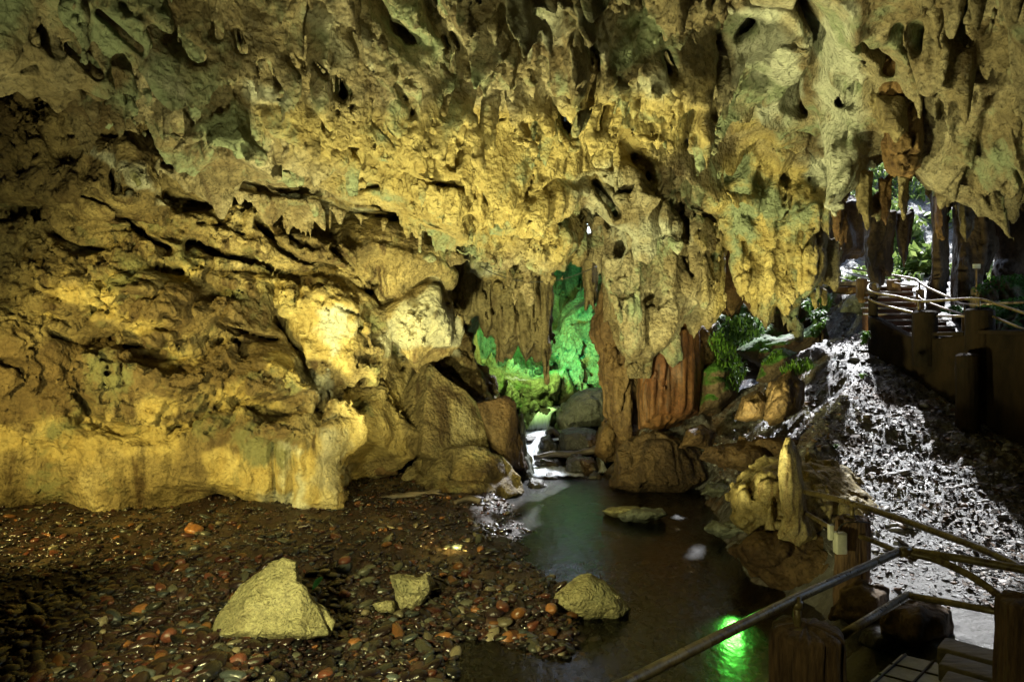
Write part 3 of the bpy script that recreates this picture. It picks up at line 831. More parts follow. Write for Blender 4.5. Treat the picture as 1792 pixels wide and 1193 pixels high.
lump('rock_slab', [(150, 1100), (230, 1079), (300, 1067), (372, 1058), (380, 1088), (330, 1108), (250, 1108)], 7.35, 0.35, M['brown'],
     'long low brown rock slab half sunk beside the big pale boulder', 'rock', w=0.2, kn=0.05, kf=2, s=3.2, seed=8)
lump('boulder', [(686, 745), (694, 690), (716, 655), (750, 628), (776, 655), (818, 680), (845, 708), (858, 790), (790, 815), (722, 800), (702, 775)],
     13.2, 0.9, M['wall'], 'tall pointed brown boulder with a pale ridge, highest of the heap by the left wall', 'boulder', BK, w=0.3, p=0.5, kn=0.03, kf=2.0, seed=12, s=3.0, fn=cut((peak, at(738, 830, 12.1), at(688, 760, 13.5)), (peak, at(738, 830, 12.1), at(800, 800, 12.7)), (peak, at(790, 800, 12.7), at(860, 740, 13.6)), k=0.02))
lump('boulder', [(832, 705), (880, 694), (904, 705), (907, 760), (920, 820), (870, 830), (848, 750)],
     13.7, 0.7, M['brown'], 'upright brown boulder with a flat top right of the tall pointed boulder', 'boulder', BK, w=0.3, p=0.5, kn=0.04, kf=1.6, seed=14, s=3.0, fn=cut((at(835, 700, 13.4), at(870, 830, 12.9), at(900, 700, 13.6)), (at(880, 690, 13.4), at(880, 830, 12.9), at(920, 800, 13.6))))
lump('boulder', [(693, 850), (715, 808), (760, 780), (840, 778), (882, 800), (912, 835), (922, 862), (880, 880), (770, 880)],
     12.7, 0.95, M['wall'], 'wide ridged brown boulder at the water edge below the tall pointed boulder', 'boulder', BK, w=0.4, p=0.6, kn=0.06, kf=2.0, seed=16, s=3.0, tilt=0.3, ck=.06, fn=cut((at(700, 850, 12.6), at(780, 780, 12.7), at(775, 870, 11.8)), (at(780, 780, 12.6), at(775, 870, 11.8), at(850, 860, 12.0)), (at(840, 775, 12.6), at(850, 865, 12.0), at(922, 850, 12.7)), (at(760, 778, 12.5), at(880, 795, 12.5), at(820, 830, 12.05)), k=0.02, amp=0.06))
lump('boulder', [(896, 728), (915, 720), (922, 765), (926, 800), (938, 845), (905, 850), (896, 790)],
     14.2, 0.5, M['grey'], 'narrow grey ridged rock beside the little waterfall', 'rock', BK, w=0.3, kn=0.09, kf=2, seed=18, s=3.0, tilt=0.2)
lump('boulder', [(640, 835), (650, 800), (668, 785), (690, 792), (698, 830), (670, 840)], 13.3, 0.5, M['brown'], 'small round brown boulder in the dark hollow at the foot of the wall', 'boulder', BK, w=0.3, kn=0.05, seed=19, s=3.2)
lump('rock', [(916, 856), (928, 838), (948, 840), (960, 852), (950, 862), (925, 866)], 13.3, 0.25, M['wet'], 'small wet black rock at the left edge of the pool', 'rock', w=0.15, kn=0.03, kf=3, seed=20, s=2.8)
CG = 'rocks in the little cascade'
lump('boulder', [(966, 762), (972, 722), (1000, 692), (1028, 680), (1058, 679), (1071, 705), (1070, 745), (1035, 762)],
     17.2, 0.8, M['grey'], 'large grey green boulder right of the waterfall', 'boulder', CG, w=0.5, p=0.7, kn=0.06, kf=1.4, facet=0.8, seed=21, s=2.8, ck=.05)
lump('boulder', [(978, 800), (982, 752), (1005, 744), (1045, 752), (1062, 772), (1060, 800), (1020, 806)],
     15.6, 0.55, M['wet'], 'dark wet boulder with a bright sloping face below the large grey boulder', 'boulder', CG, w=0.35, p=0.7, kn=0.05, kf=1.6, facet=0.8, seed=23, s=2.8)
lump('boulder', [(983, 836), (990, 803), (1015, 795), (1040, 804), (1050, 824), (1040, 838)],
     14.5, 0.42, M['wet'], 'glossy black rock standing in the pool under the log', 'rock', CG, w=0.25, kn=0.07, kf=2.2, seed=25, s=2.8)
lump('boulder', [(938, 800), (946, 768), (962, 759), (978, 775), (980, 800)], 15.9, 0.4, M['wet'], 'small jagged black rock in the middle of the white water', 'rock', CG, w=0.2, kn=0.08, kf=2.2, seed=26, s=2.8)
lump('boulder', [(952, 756), (962, 744), (978, 756), (985, 768), (955, 768)], 16.6, 0.3, M['wet'], 'little pyramid shaped rock at the foot of the fall', 'rock', CG, w=0.15, kn=0.04, kf=2.2, seed=27, s=2.8)
lump('boulder', [(915, 780), (920, 762), (938, 764), (942, 782)], 16.2, 0.3, M['wet'], 'low wet rock left of the jagged black rock', 'rock', CG, w=0.15, kn=0.04, kf=2.2, seed=28, s=2.8)
lump('rock', [(945, 838), (958, 826), (980, 836), (985, 842), (945, 844)], 14.0, 0.25, M['wet'], 'flat black rock just breaking the pool surface left of the glossy rock', 'rock', CG, w=0.15, kn=0.03, kf=3, seed=29, s=2.8)
lump('rock', [(1026, 836), (1040, 823), (1054, 834), (1052, 842), (1028, 842)], 14.0, 0.25, M['wet'], 'small black rock in the pool right of the glossy rock', 'rock', CG, w=0.15, kn=0.03, kf=3, seed=30, s=2.8)
lump('rock', [(930, 812), (944, 800), (975, 805), (984, 818), (940, 822)], 15.0, 0.3, M['wet'], 'low wet rock under the left end of the log', 'rock', CG, w=0.15, kn=0.04, kf=3, seed=31, s=2.8)
lump('rock', [(905, 735), (930, 716), (962, 712), (975, 735), (950, 765), (910, 768)], 17.9, 0.5, M['wet'], 'dark rock ledge the waterfall slides over', 'rock', CG, w=0.3, kn=0.06, kf=2, seed=32, s=2.8)

# the column and its flowstone
lump('rock_column', [(1044, 560), (1060, 480), (1160, 480), (1160, 620), (1125, 660), (1118, 740), (1150, 775), (1110, 800), (1075, 770), (1062, 720), (1048, 650)],
     14.9, 0.65, M['brown'], 'brown rock column left of the red flowstone, joining the roof to the bank', 'rock column', w=0.35, kn=0.16, kf=1.8, fl=0.05, seed=33, s=3.2)
lump('rock_curtain', [(780, 440), (870, 430), (960, 450), (956, 520), (960, 580), (954, 628), (944, 640), (934, 606), (918, 634), (902, 600), (884, 622), (868, 580), (850, 596), (838, 550), (815, 560), (796, 520)],
     15.6, 0.6, M['drape'], 'brown dripstone curtain hanging left of the green passage', 'rock curtain', w=0.35, kn=0.16, kf=2.0, fl=0.10, seed=71, s=3.0, ck=0.1)
lump('stalactite', [(942, 440), (968, 440), (966, 520), (962, 570), (956, 668), (948, 620), (944, 540)], 15.1, 0.2, M['drape'], 'slender long stalactite at the left edge of the green passage', 'stalactite', w=0.15, kn=0.07, kf=2.5, fl=0.04, seed=72, s=2.8)
lump('stalactite', [(1012, 410), (1046, 410), (1044, 470), (1040, 540), (1032, 520), (1026, 540), (1020, 480)], 15.2, 0.25, M['drape'], 'dark fringed stalactite at the right edge of the green passage', 'stalactite', w=0.15, kn=0.08, kf=2.5, fl=0.05, seed=73, s=2.8)
lump('flowstone', [(1113, 690), (1122, 640), (1150, 560), (1222, 550), (1230, 640), (1222, 722), (1185, 742), (1160, 757), (1120, 750)],
     13.9, 0.6, M['red'], 'red brown fluted flowstone curtain under the hanging rock', 'flowstone', w=0.45, kn=0.05, kf=1.2, fl=0.05, fine=0.006, seed=34, s=2.8)
lump('boulder', [(1070, 850), (1076, 792), (1100, 765), (1150, 752), (1190, 768), (1222, 796), (1240, 838), (1205, 862), (1110, 866)],
     13.2, 0.85, M['bankrock'], 'broad brown boulder at the water under the red flowstone', 'boulder', w=0.35, kn=0.09, kf=2.2, seed=35, s=3.0, ck=0.06, fn=cut((at(1085, 770, 12.9), at(1150, 750, 12.9), at(1120, 850, 12.35)), (at(1150, 750, 12.8), at(1120, 850, 12.35), at(1200, 850, 12.5)), (at(1190, 765, 12.9), at(1180, 850, 12.4), at(1240, 840, 12.9)), k=0.02, amp=0.06))
lump('boulder', [(1036, 790), (1050, 735), (1075, 720), (1100, 760), (1095, 800), (1060, 815)], 15.2, 0.7, M['brown'], 'dark brown rock between the waterfall and the column', 'boulder', w=0.4, kn=0.12, kf=1.4, seed=36, s=3.2)
RB = 'rocks on the right bank'
lump('boulder', [(1220, 728), (1228, 650), (1255, 632), (1280, 645), (1290, 690), (1262, 718)], 14.0, 0.6, M['mossy'], 'brown boulder leaning against the right side of the flowstone', 'boulder', RB, w=0.35, kn=0.08, seed=37, s=3.2)
lump('boulder', [(1218, 640), (1220, 560), (1252, 565), (1266, 640), (1240, 660)], 14.6, 0.6, M['brown'], 'tall brown rock behind the flowstone, green with grass on its right', 'rock', RB, w=0.3, kn=0.10, seed=38, s=3.2)
lump('boulder', [(1283, 735), (1298, 692), (1328, 680), (1346, 700), (1340, 735), (1305, 742)], 11.4, 0.42, M['brown'], 'smooth brown boulder, left one of a touching pair on the slope', 'boulder', RB, w=0.3, kn=0.05, seed=39, s=3.0)
lump('boulder', [(1334, 735), (1350, 672), (1385, 648), (1406, 670), (1402, 718), (1378, 742), (1345, 745)], 11.3, 0.5, M['brown'], 'taller cracked brown boulder with grass on top, right one of a pair', 'boulder', RB, w=0.3, kn=0.08, kf=2.0, seed=40, s=3.0, ck=0.08)
lump('boulder', [(1322, 668), (1336, 630), (1368, 610), (1392, 618), (1384, 652), (1350, 674)], 12.6, 0.45, M['mossy'], 'round boulder with moss on its top above the brown pair', 'boulder', RB, w=0.3, kn=0.05, seed=41, s=3.0)
lump('boulder', [(1192, 782), (1204, 750), (1230, 742), (1250, 755), (1244, 782)], 12.6, 0.4, M['brown'], 'small brown boulder at the right foot of the flowstone', 'boulder', RB, w=0.25, kn=0.05, seed=42, s=3.0)
lump('rock_ledge', [(1222, 805), (1240, 778), (1330, 768), (1405, 764), (1420, 790), (1390, 815), (1330, 828), (1262, 818)], 11.2, 0.5, M['brown'], 'long dark brown rock ledge across the bank behind the stalagmite', 'rock ledge', RB, w=0.25, kn=0.10, kf=1.6, seed=43, s=3.0)
lump('boulder', [(1420, 820), (1436, 778), (1470, 756), (1510, 755), (1530, 790), (1510, 840), (1470, 850)], 10.6, 0.6, M['dark'], 'broad dark boulder right of the stalagmite tip', 'boulder', RB, w=0.35, kn=0.08, seed=44, s=3.0)
lump('rock_slab', [(1285, 615), (1330, 592), (1400, 578), (1442, 556), (1450, 598), (1395, 618), (1335, 645)], 15.2, 0.7, M['mossy'], 'fallen grey brown slab under the bright hanging rock', 'rock', RB, w=0.3, kn=0.08, seed=45, s=3.2, ck=0.1)
lump('rock', [(1222, 866), (1238, 847), (1272, 846), (1290, 862), (1262, 872)], 12.0, 0.3, M['grey'], 'low pale rock at the water edge by the far side of the pool', 'rock', RB, w=0.15, kn=0.04, kf=3, seed=46, s=2.8)
lump('rock', [(1236, 926), (1252, 911), (1296, 911), (1320, 922), (1312, 940), (1255, 942)], 10.0, 0.35, M['grey'], 'flat light grey rock in the water left of the stalagmite', 'rock', RB, w=0.15, kn=0.04, kf=3, seed=47, s=2.6)
lump('rock', [(1082, 902), (1105, 891), (1160, 893), (1170, 902), (1130, 914), (1090, 910)], 10.9, 0.3, M['grey'], 'small pale rock breaking the water in the middle of the pool', 'rock', w=0.1, kn=0.04, kf=4, seed=48, s=2.6)
lump('rock_slab', [(1052, 893), (1075, 886), (1110, 884), (1135, 890), (1120, 905), (1070, 905)], 11.2, 0.4, M['stone'], 'yellow rock slab lying just under the water of the pool', 'rock', w=0.15, kn=0.03, kf=3, seed=49, s=2.6)
lump('boulder', [(1282, 962), (1318, 925), (1380, 915), (1480, 930), (1540, 985), (1520, 1040), (1440, 1075), (1350, 1030), (1300, 990)], 8.5, 0.75, M['brown'],
     'large red brown boulder under the stalagmite at the stream', 'boulder', RB, w=0.5, kn=0.09, kf=1.5, seed=50, s=2.8, tilt=0.3)
lump('rock_mound', [(1272, 905), (1282, 850), (1330, 818), (1420, 812), (1482, 836), (1550, 890), (1585, 935), (1500, 965), (1330, 955)], 9.1, 0.7, M['stalag'],
     'knobbly ochre rock mound behind the stalagmite', 'rock', RB, w=0.4, kn=0.14, kf=2.4, seed=51, s=2.8, fine=0.03, tilt=0.3)
lump('stalagmite', [(1358, 948), (1366, 905), (1364, 860), (1360, 830), (1364, 785), (1374, 764), (1388, 766), (1397, 785), (1401, 820), (1408, 850), (1411, 900), (1424, 940), (1400, 956)],
     8.15, 0.21, M['stalag'], 'tall yellow stalagmite on the red brown boulder', 'stalagmite', w=0.17, p=0.42, kn=0.022, kf=5, fl=0.04, seed=52, s=1.8, fine=0.012)
lump('stalagmite', [(1338, 930), (1342, 888), (1348, 872), (1354, 888), (1358, 930)], 8.35, 0.08, M['stalag'], 'short knobbly stalagmite stub left of the tall yellow one', 'stalagmite', w=0.06, kn=0.02, kf=6, seed=53, s=2.0, fine=0.006)

# dark stalactites and pillars against the daylight
ST = 'dark hanging rocks at the daylight opening'
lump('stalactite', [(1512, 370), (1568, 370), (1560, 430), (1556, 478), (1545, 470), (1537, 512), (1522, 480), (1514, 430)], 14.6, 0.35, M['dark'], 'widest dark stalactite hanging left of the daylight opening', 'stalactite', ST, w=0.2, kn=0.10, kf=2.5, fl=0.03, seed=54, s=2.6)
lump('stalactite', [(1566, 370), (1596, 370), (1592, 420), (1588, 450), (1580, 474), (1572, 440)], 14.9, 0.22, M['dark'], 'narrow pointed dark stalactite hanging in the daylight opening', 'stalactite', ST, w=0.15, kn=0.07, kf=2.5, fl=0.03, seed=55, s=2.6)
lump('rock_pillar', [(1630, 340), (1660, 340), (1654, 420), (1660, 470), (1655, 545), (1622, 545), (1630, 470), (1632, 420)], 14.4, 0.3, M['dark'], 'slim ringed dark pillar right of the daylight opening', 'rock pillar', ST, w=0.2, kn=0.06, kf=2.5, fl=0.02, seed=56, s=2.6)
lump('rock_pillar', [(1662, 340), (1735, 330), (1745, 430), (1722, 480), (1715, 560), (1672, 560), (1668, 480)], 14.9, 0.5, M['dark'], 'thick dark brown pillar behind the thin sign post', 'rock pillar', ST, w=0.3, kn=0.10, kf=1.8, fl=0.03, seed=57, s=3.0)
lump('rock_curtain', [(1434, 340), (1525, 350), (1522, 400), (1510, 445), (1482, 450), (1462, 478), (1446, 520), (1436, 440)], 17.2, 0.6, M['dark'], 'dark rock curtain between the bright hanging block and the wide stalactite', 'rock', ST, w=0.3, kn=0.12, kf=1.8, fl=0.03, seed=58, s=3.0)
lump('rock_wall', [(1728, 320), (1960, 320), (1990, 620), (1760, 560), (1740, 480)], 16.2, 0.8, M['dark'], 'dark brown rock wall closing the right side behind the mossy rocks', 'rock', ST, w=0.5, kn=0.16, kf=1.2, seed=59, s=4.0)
lump('boulder', [(1690, 560), (1700, 505), (1740, 484), (1800, 482), (1870, 500), (1880, 600), (1720, 600)], 13.6, 0.8, M['mossy'], 'moss covered boulder behind the stair railing at the far right', 'boulder', w=0.4, kn=0.12, seed=60, s=3.0)
lump('boulder', [(1740, 610), (1752, 560), (1800, 535), (1880, 545), (1890, 640), (1760, 630)], 12.0, 0.6, M['mossy'], 'lower mossy boulder between the stair railing and the big mossy one', 'boulder', w=0.4, kn=0.12, seed=61, s=3.0)
lump('rock', [(1468, 548), (1482, 518), (1505, 508), (1522, 520), (1526, 548)], 15.4, 0.35, M['grey'], 'pale sunlit rock beside the top of the slope', 'rock', w=0.3, kn=0.08, seed=62, s=3.0)
lump('rock', [(1220, 660), (1236, 540), (1330, 490), (1470, 470), (1462, 545), (1400, 610), (1320, 660)], 18.5, 1.0, M['mossy'], 'shaded rock face with ferns under the bright hanging block', 'rock', w=0.6, kn=0.2, kf=1.0, seed=63, s=3.6)


# ------------------------------------------------------------------ white water
m, t, b, N, L = new_mat('white_water')
v = tex_coord(t, (9, 1.2, 1.2))
b.inputs['Base Color'].default_value = (0.80, 0.86, 0.93, 1)
b.inputs['Roughness'].default_value = 0.35
b.inputs['Subsurface Weight'].default_value = 0.0
uvn = N.new('ShaderNodeAttribute'); uvn.attribute_name = 'edge'
al = mix(t, 1.0, uvn.outputs['Color'], ramp(t, noise(t, v, 2.5, 5, 0.6), [(0.30, 0.6), (0.52, 1.0)]), 'MULTIPLY')
L.new(al, b.inputs['Alpha'])
M['white_water'] = m


def ribbon(name, pts, widths, label, sag=0.03):
    pts = np.array(pts, float); n = 40
    tt = np.linspace(0, 1, len(pts)); ts = np.linspace(0, 1, n)
    P = np.stack([np.interp(ts, tt, pts[:, i]) for i in range(3)], 1)
    for _ in range(3): P[1:-1] = (P[:-2] + 2 * P[1:-1] + P[2:]) / 4
    W = np.interp(ts, tt, widths)
    k = 13; V = []; E = []
    for i in range(n):
        for j in range(k):
            u = j / (k - 1) * 2 - 1
            V.append(P[i] + np.array([u * W[i], 0.25 * abs(u) * W[i] * 0, sag * (1 - u * u) + 0.012 * math.sin(j * 2.3 + i * 0.25)]))
            E.append(min(1, (1 - abs(u)) * 3.5) * min(1, i / 4 + 0.25, (n - 1 - i) / 5 + 0.0))
    Q = [(i * k + j, (i + 1) * k + j, (i + 1) * k + j + 1, i * k + j + 1) for i in range(n - 1) for j in range(k - 1)]
    o = mesh_obj(name, V, Q, M['white_water'])
    a = o.data.attributes.new('edge', 'FLOAT', 'POINT'); a.data.foreach_set('value', np.array(E, np.float32))
    return tag(o, kind='structure')


ribbon('waterfall', [at(972, 712, 17.9), at(952, 722, 17.5), at(945, 740, 17.2), at(940, 756, 16.9)], [0.16, 0.2, 0.24, 0.3], '')
ribbon('cascade_water', [at(975, 753, 16.9), at(950, 757, 16.6), at(930, 763, 16.3), at(925, 775, 15.9), at(928, 790, 15.6)], [0.30, 0.5, 0.45, 0.35, 0.3], '')
ribbon('cascade_water', [at(930, 778, 15.9), at(932, 795, 15.4), at(938, 806, 15.0), at(948, 815, 14.8)], [0.30, 0.24, 0.24, 0.3], '')
ribbon('cascade_water', [at(985, 768, 16.3), at(955, 772, 16.1), at(925, 776, 15.9)], [0.08, 0.16, 0.16], '')
ribbon('cascade_water', [at(950, 815, 14.9) , at(962, 822, 14.5), at(972, 827, 14.2), at(985, 836, 13.7)], [0.35, 0.5, 0.55, 0.5], '')
ribbon('cascade_water', [at(1048, 800, 15.0), at(1052, 815, 14.7), at(1056, 830, 14.2)], [0.08, 0.09, 0.12], '')

RD = 'red brown dripstone hanging from the right roof'
lump('stalactite', [(1528, 90), (1562, 80), (1600, 88), (1608, 130), (1600, 165), (1545, 170), (1535, 140)], 8.9, 0.35, M['redbrown'], 'upper red brown fluted dripstone block hanging from the right roof', 'dripstone', RD, w=0.2, kn=0.10, kf=2.4, fl=0.05, seed=81, s=2.8)
lump('stalactite', [(1535, 165), (1590, 160), (1588, 225), (1572, 235), (1560, 222), (1545, 220)], 8.8, 0.3, M['drape'], 'pale pointed dripstone between the two red brown blocks', 'dripstone', RD, w=0.2, kn=0.09, kf=2.4, fl=0.04, seed=82, s=2.8)
lump('stalactite', [(1548, 215), (1592, 168), (1616, 175), (1618, 290), (1600, 305), (1575, 308), (1555, 290)], 9.2, 0.35, M['redbrown'], 'lower dark red brown ribbed dripstone block hanging from the right roof', 'dripstone', RD, w=0.2, kn=0.11, kf=2.6, fl=0.05, seed=83, s=2.8, ck=0.06)
BB = 'rocks in the dark bank under the handrail'
lump('boulder', [(1455, 1075), (1470, 1030), (1510, 1018), (1550, 1035), (1560, 1080), (1520, 1100)], 6.7, 0.4, M['brown'], 'dark red brown rock in the bank above the lower handrail', 'boulder', BB, w=0.25, kn=0.06, kf=2.5, seed=96, s=3.0, facet=0.8)
lump('boulder', [(1540, 1100), (1560, 1060), (1610, 1050), (1660, 1075), (1665, 1115), (1600, 1130)], 6.0, 0.4, M['brown'], 'broad dark brown rock in the bank behind the footbridge slab', 'boulder', BB, w=0.25, kn=0.06, kf=2.5, seed=97, s=3.0, facet=0.8)
lump('boulder', [(1500, 1130), (1515, 1100), (1550, 1095), (1575, 1120), (1560, 1145)], 6.2, 0.3, M['wet'], 'small wet rock at the water beside the footbridge slab', 'rock', BB, w=0.2, kn=0.05, kf=3, seed=98, s=3.0, facet=0.8)
FR = 'fringe of dripstone along the right roof edge'
for i, (x, a, b_, w_, Yc) in enumerate([(1515, 300, 392, 26, 9.6), (1548, 310, 398, 28, 9.7), (1580, 300, 380, 22, 9.6), (1650, 320, 420, 22, 10.2), (1690, 310, 425, 30, 10.4), (1470, 330, 420, 24, 10.2)]):
    lump('stalactite', [(x - w_ * .55, a), (x + w_ * .55, a), (x + w_ * .45, b_ - 25), (x + w_ * .1, b_), (x - w_ * .35, b_ - 18)], Yc, 0.16, M['redbrown'] if i % 2 else M['drape'],
         ['dripstone tassel second from the left along the right roof edge', 'dripstone tassel above the wide dark stalactite', 'short dripstone tassel above the pointed dark stalactite', 'long dripstone tassel in front of the slim ringed pillar',
          'broadest dripstone tassel, in front of the thick dark pillar', 'leftmost dripstone tassel beside the bright hanging block'][i], 'dripstone', FR, w=0.1, kn=0.06, kf=3.5, fl=0.05, seed=84 + i, s=2.6)
lump('rock_curtain', [(1240, 400), (1335, 400), (1330, 500), (1318, 548), (1300, 530), (1280, 556), (1262, 545), (1246, 500)], 14.6, 0.4, M['redbrown'], 'shaded brown dripstone curtain between the central curtain and the bright hanging block', 'rock curtain', w=0.25, kn=0.10, kf=2.2, fl=0.05, seed=95, s=3.0)
# ------------------------------------------------------------------ railings, posts, stairs
def simple_mat(name, c0, c1, rough=0.5, metallic=0.0, scale=8.0, bmp=0.004, stretch=(1, 1, 1), spec=0.5):
    m, t, b, N, L = new_mat(name)
    v = tex_coord(t, stretch)
    L.new(ramp(t, noise(t, v, scale, 8, 0.65), [(0.36, c0), (0.66, c1)]), b.inputs['Base Color'])
    L.new(ramp(t, noise(t, v, scale * 1.7, 5), [(0.3, rough - 0.12), (0.7, rough + 0.12)]), b.inputs['Roughness'])
    b.inputs['Metallic'].default_value = metallic
    b.inputs['Specular IOR Level'].default_value = spec
    bump(t, b, noise(t, v, scale * 3, 8, 0.7), bmp, 1.0)
    return m


M['rail'] = simple_mat('worn_painted_steel', (0.09, 0.07, 0.03), (0.24, 0.19, 0.085), 0.34, 0.1, 14, 0.002)
M['rail_far'] = simple_mat('weathered_steel_rail', (0.16, 0.12, 0.09), (0.3, 0.25, 0.2), 0.35, 0.3, 14, 0.002)
M['bark'] = simple_mat('bark_textured_concrete', (0.07, 0.038, 0.022), (0.24, 0.145, 0.075), 0.6, 0, 7, 0.03, (5, 5, 0.7))
M['concrete_dark'] = simple_mat('shade_dark_concrete', (0.009, 0.007, 0.005), (0.034, 0.022, 0.012), 0.85, 0, 2.2, 0.015, (1, 1, 0.5), 0.1)  # near-black base colour carries the shade of the backlit stair wall
M['concrete'] = simple_mat('pale_concrete', (0.22, 0.22, 0.17), (0.36, 0.36, 0.29), 0.6, 0, 6, 0.006)
M['tread'] = simple_mat('worn_stair_tread', (0.25, 0.2, 0.16), (0.42, 0.36, 0.3), 0.45, 0, 6, 0.006)
M['riser'] = simple_mat('red_brown_stair_riser', (0.16, 0.07, 0.035), (0.28, 0.13, 0.06), 0.6, 0, 5, 0.006)
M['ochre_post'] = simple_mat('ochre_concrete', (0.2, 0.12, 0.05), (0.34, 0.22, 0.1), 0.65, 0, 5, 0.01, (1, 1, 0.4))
M['plastic'] = simple_mat('grey_plastic_box', (0.5, 0.52, 0.44), (0.62, 0.63, 0.55), 0.4, 0, 20, 0.001)
M['cable'] = simple_mat('black_cable', (0.012, 0.011, 0.01), (0.03, 0.028, 0.025), 0.5)
M['wood'] = simple_mat('wet_driftwood', (0.03, 0.024, 0.02), (0.13, 0.105, 0.085), 0.45, 0, 6, 0.01, (0.8, 4, 4))
M['logend'] = simple_mat('mossy_painted_kerb', (0.05, 0.04, 0.02), (0.15, 0.12, 0.055), 0.55, 0, 5, 0.012, (0.7, 3, 3))
M['groove'] = simple_mat('rusty_mesh', (0.02, 0.016, 0.012), (0.06, 0.045, 0.03), 0.7)


def rust(mt):
    t = mt.node_tree; b = t.nodes['Principled BSDF']; src = b.inputs['Base Color'].links[0].from_socket
    v = tex_coord(t)
    t.links.new(mix(t, ramp(t, noise(t, v, 9, 8, 0.75, 0.4), [(0.52, 0.0), (0.60, 1.0)]), src, (0.055, 0.025, 0.012)), b.inputs['Base Color'])


rust(M['rail']); rust(M['rail_far'])


def smooth_path(pts, n=8):
    """Catmull-Rom through the points"""
    p = [Vector(q) for q in pts]
    p = [p[0] * 2 - p[1]] + p + [p[-1] * 2 - p[-2]]
    out = []
    for i in range(1, len(p) - 2):
        for k in range(n):
            t_ = k / n
            a, b_, c, d = p[i - 1], p[i], p[i + 1], p[i + 2]
            out.append(0.5 * ((2 * b_) + (-a + c) * t_ + (2 * a - 5 * b_ + 4 * c - d) * t_ ** 2 + (-a + 3 * b_ - 3 * c + d) * t_ ** 3))
    out.append(p[-2])
    return out


def tube(pts, r, n=14, jitter=0.0, seed=0):
    pts = [Vector(q) for q in pts]
    rs = r if hasattr(r, '__len__') else [r] * len(pts)
    V = []; Q = []
    rr = random.Random(seed)
    up = Vector((0, 0, 1)); t0 = (pts[1] - pts[0]).normalized()
    if abs(t0.z) > 0.9: up = Vector((0, 1, 0))
    x = t0.cross(up).normalized()
    for i, p in enumerate(pts):
        t_ = (pts[min(i + 1, len(pts) - 1)] - pts[max(i - 1, 0)]).normalized()
        x = (x - t_ * x.dot(t_)).normalized(); y = t_.cross(x)
        for k in range(n):
            a = 2 * math.pi * k / n
            q = rs[i] * (1 + jitter * rr.uniform(-1, 1))
            V.append(p + x * (math.cos(a) * q) + y * (math.sin(a) * q))
    for i in range(len(pts) - 1):
        for k in range(n):
            Q.append((i * n + k, i * n + (k + 1) % n, (i + 1) * n + (k + 1) % n, (i + 1) * n + k))
    a = len(V); V.append(pts[0]); V.append(pts[-1])
    for k in range(n):
        Q.append((a, (k + 1) % n, k)); e = (len(pts) - 1) * n
        Q.append((a + 1, e + k, e + (k + 1) % n))
    return [tuple(v) for v in V], Q


def join(*vq):
    V = []; Q = []
    for v, q in vq:
        o = len(V); V += list(v); Q += [tuple(i + o for i in f) for f in q]
    return V, Q


def bevel_box(c, size, bev=0.01, rz=0.0, ry=0.0, segs=2):
    bm = bmesh.new()
    bmesh.ops.create_cube(bm, size=1.0)
    bmesh.ops.scale(bm, vec=size, verts=bm.verts)
    bmesh.ops.bevel(bm, geom=bm.edges, offset=bev, segments=segs, affect='EDGES', profile=0.5)
    bmesh.ops.rotate(bm, verts=bm.verts, cent=(0, 0, 0), matrix=Matrix.Rotation(rz, 3, 'Z') @ Matrix.Rotation(ry, 3, 'Y'))
    V = [tuple(v.co + Vector([float(k) for k in c])) for v in bm.verts]; bm.verts.index_update()
    Q = [tuple(v.index for v in f.verts) for f in bm.faces]
    bm.free()
    return V, Q


def bark_post(name, base, h, r, mat, label, cat, group=None, flare=0.06, amp=0.10, seed=1):
    """tree-trunk shaped concrete post: fluted bark sides, rounded rough top"""
    n, k = 96, 70
    th, u = np.meshgrid(np.linspace(0, 2 * np.pi, n, endpoint=False), np.linspace(0, 1, k), indexing='ij')
    z = np.minimum(u / 0.86, 1.0) * h
    cap = np.clip((u - 0.86) / 0.14, 0, 1)
    rad = r * (1 + flare * (1 - u)) * np.where(cap > 0, np.cos(cap * np.pi / 2) ** 0.45, 1)
    z = z + r * 0.22 * np.sin(cap * np.pi / 2)
    cx, cy = np.cos(th), np.sin(th)
    w_ = fbm((cx * 3.2).ravel(), (cy * 3.2).ravel(), (z * 1.3 / max(r, .01) * 0.2).ravel(), 4, seed).reshape(th.shape)
    f2 = billow((cx * 5).ravel(), (cy * 5).ravel(), (z * 0.9).ravel(), 3, seed + 2).reshape(th.shape)
    rad = rad * (1 + amp * w_ + amp * 0.9 * f2)
    z = z + cap * r * 0.12 * w_
    V = np.stack([base[0] + cx * rad, base[1] + cy * rad, base[2] + z], 2).reshape(-1, 3)
    Q = [(i * k + j, ((i + 1) % n) * k + j, ((i + 1) % n) * k + j + 1, i * k + j + 1) for i in range(n) for j in range(k - 1)]
    o = empty(name, base, label, cat, group)
    part('trunk', V, Q, mat, o)
    return o


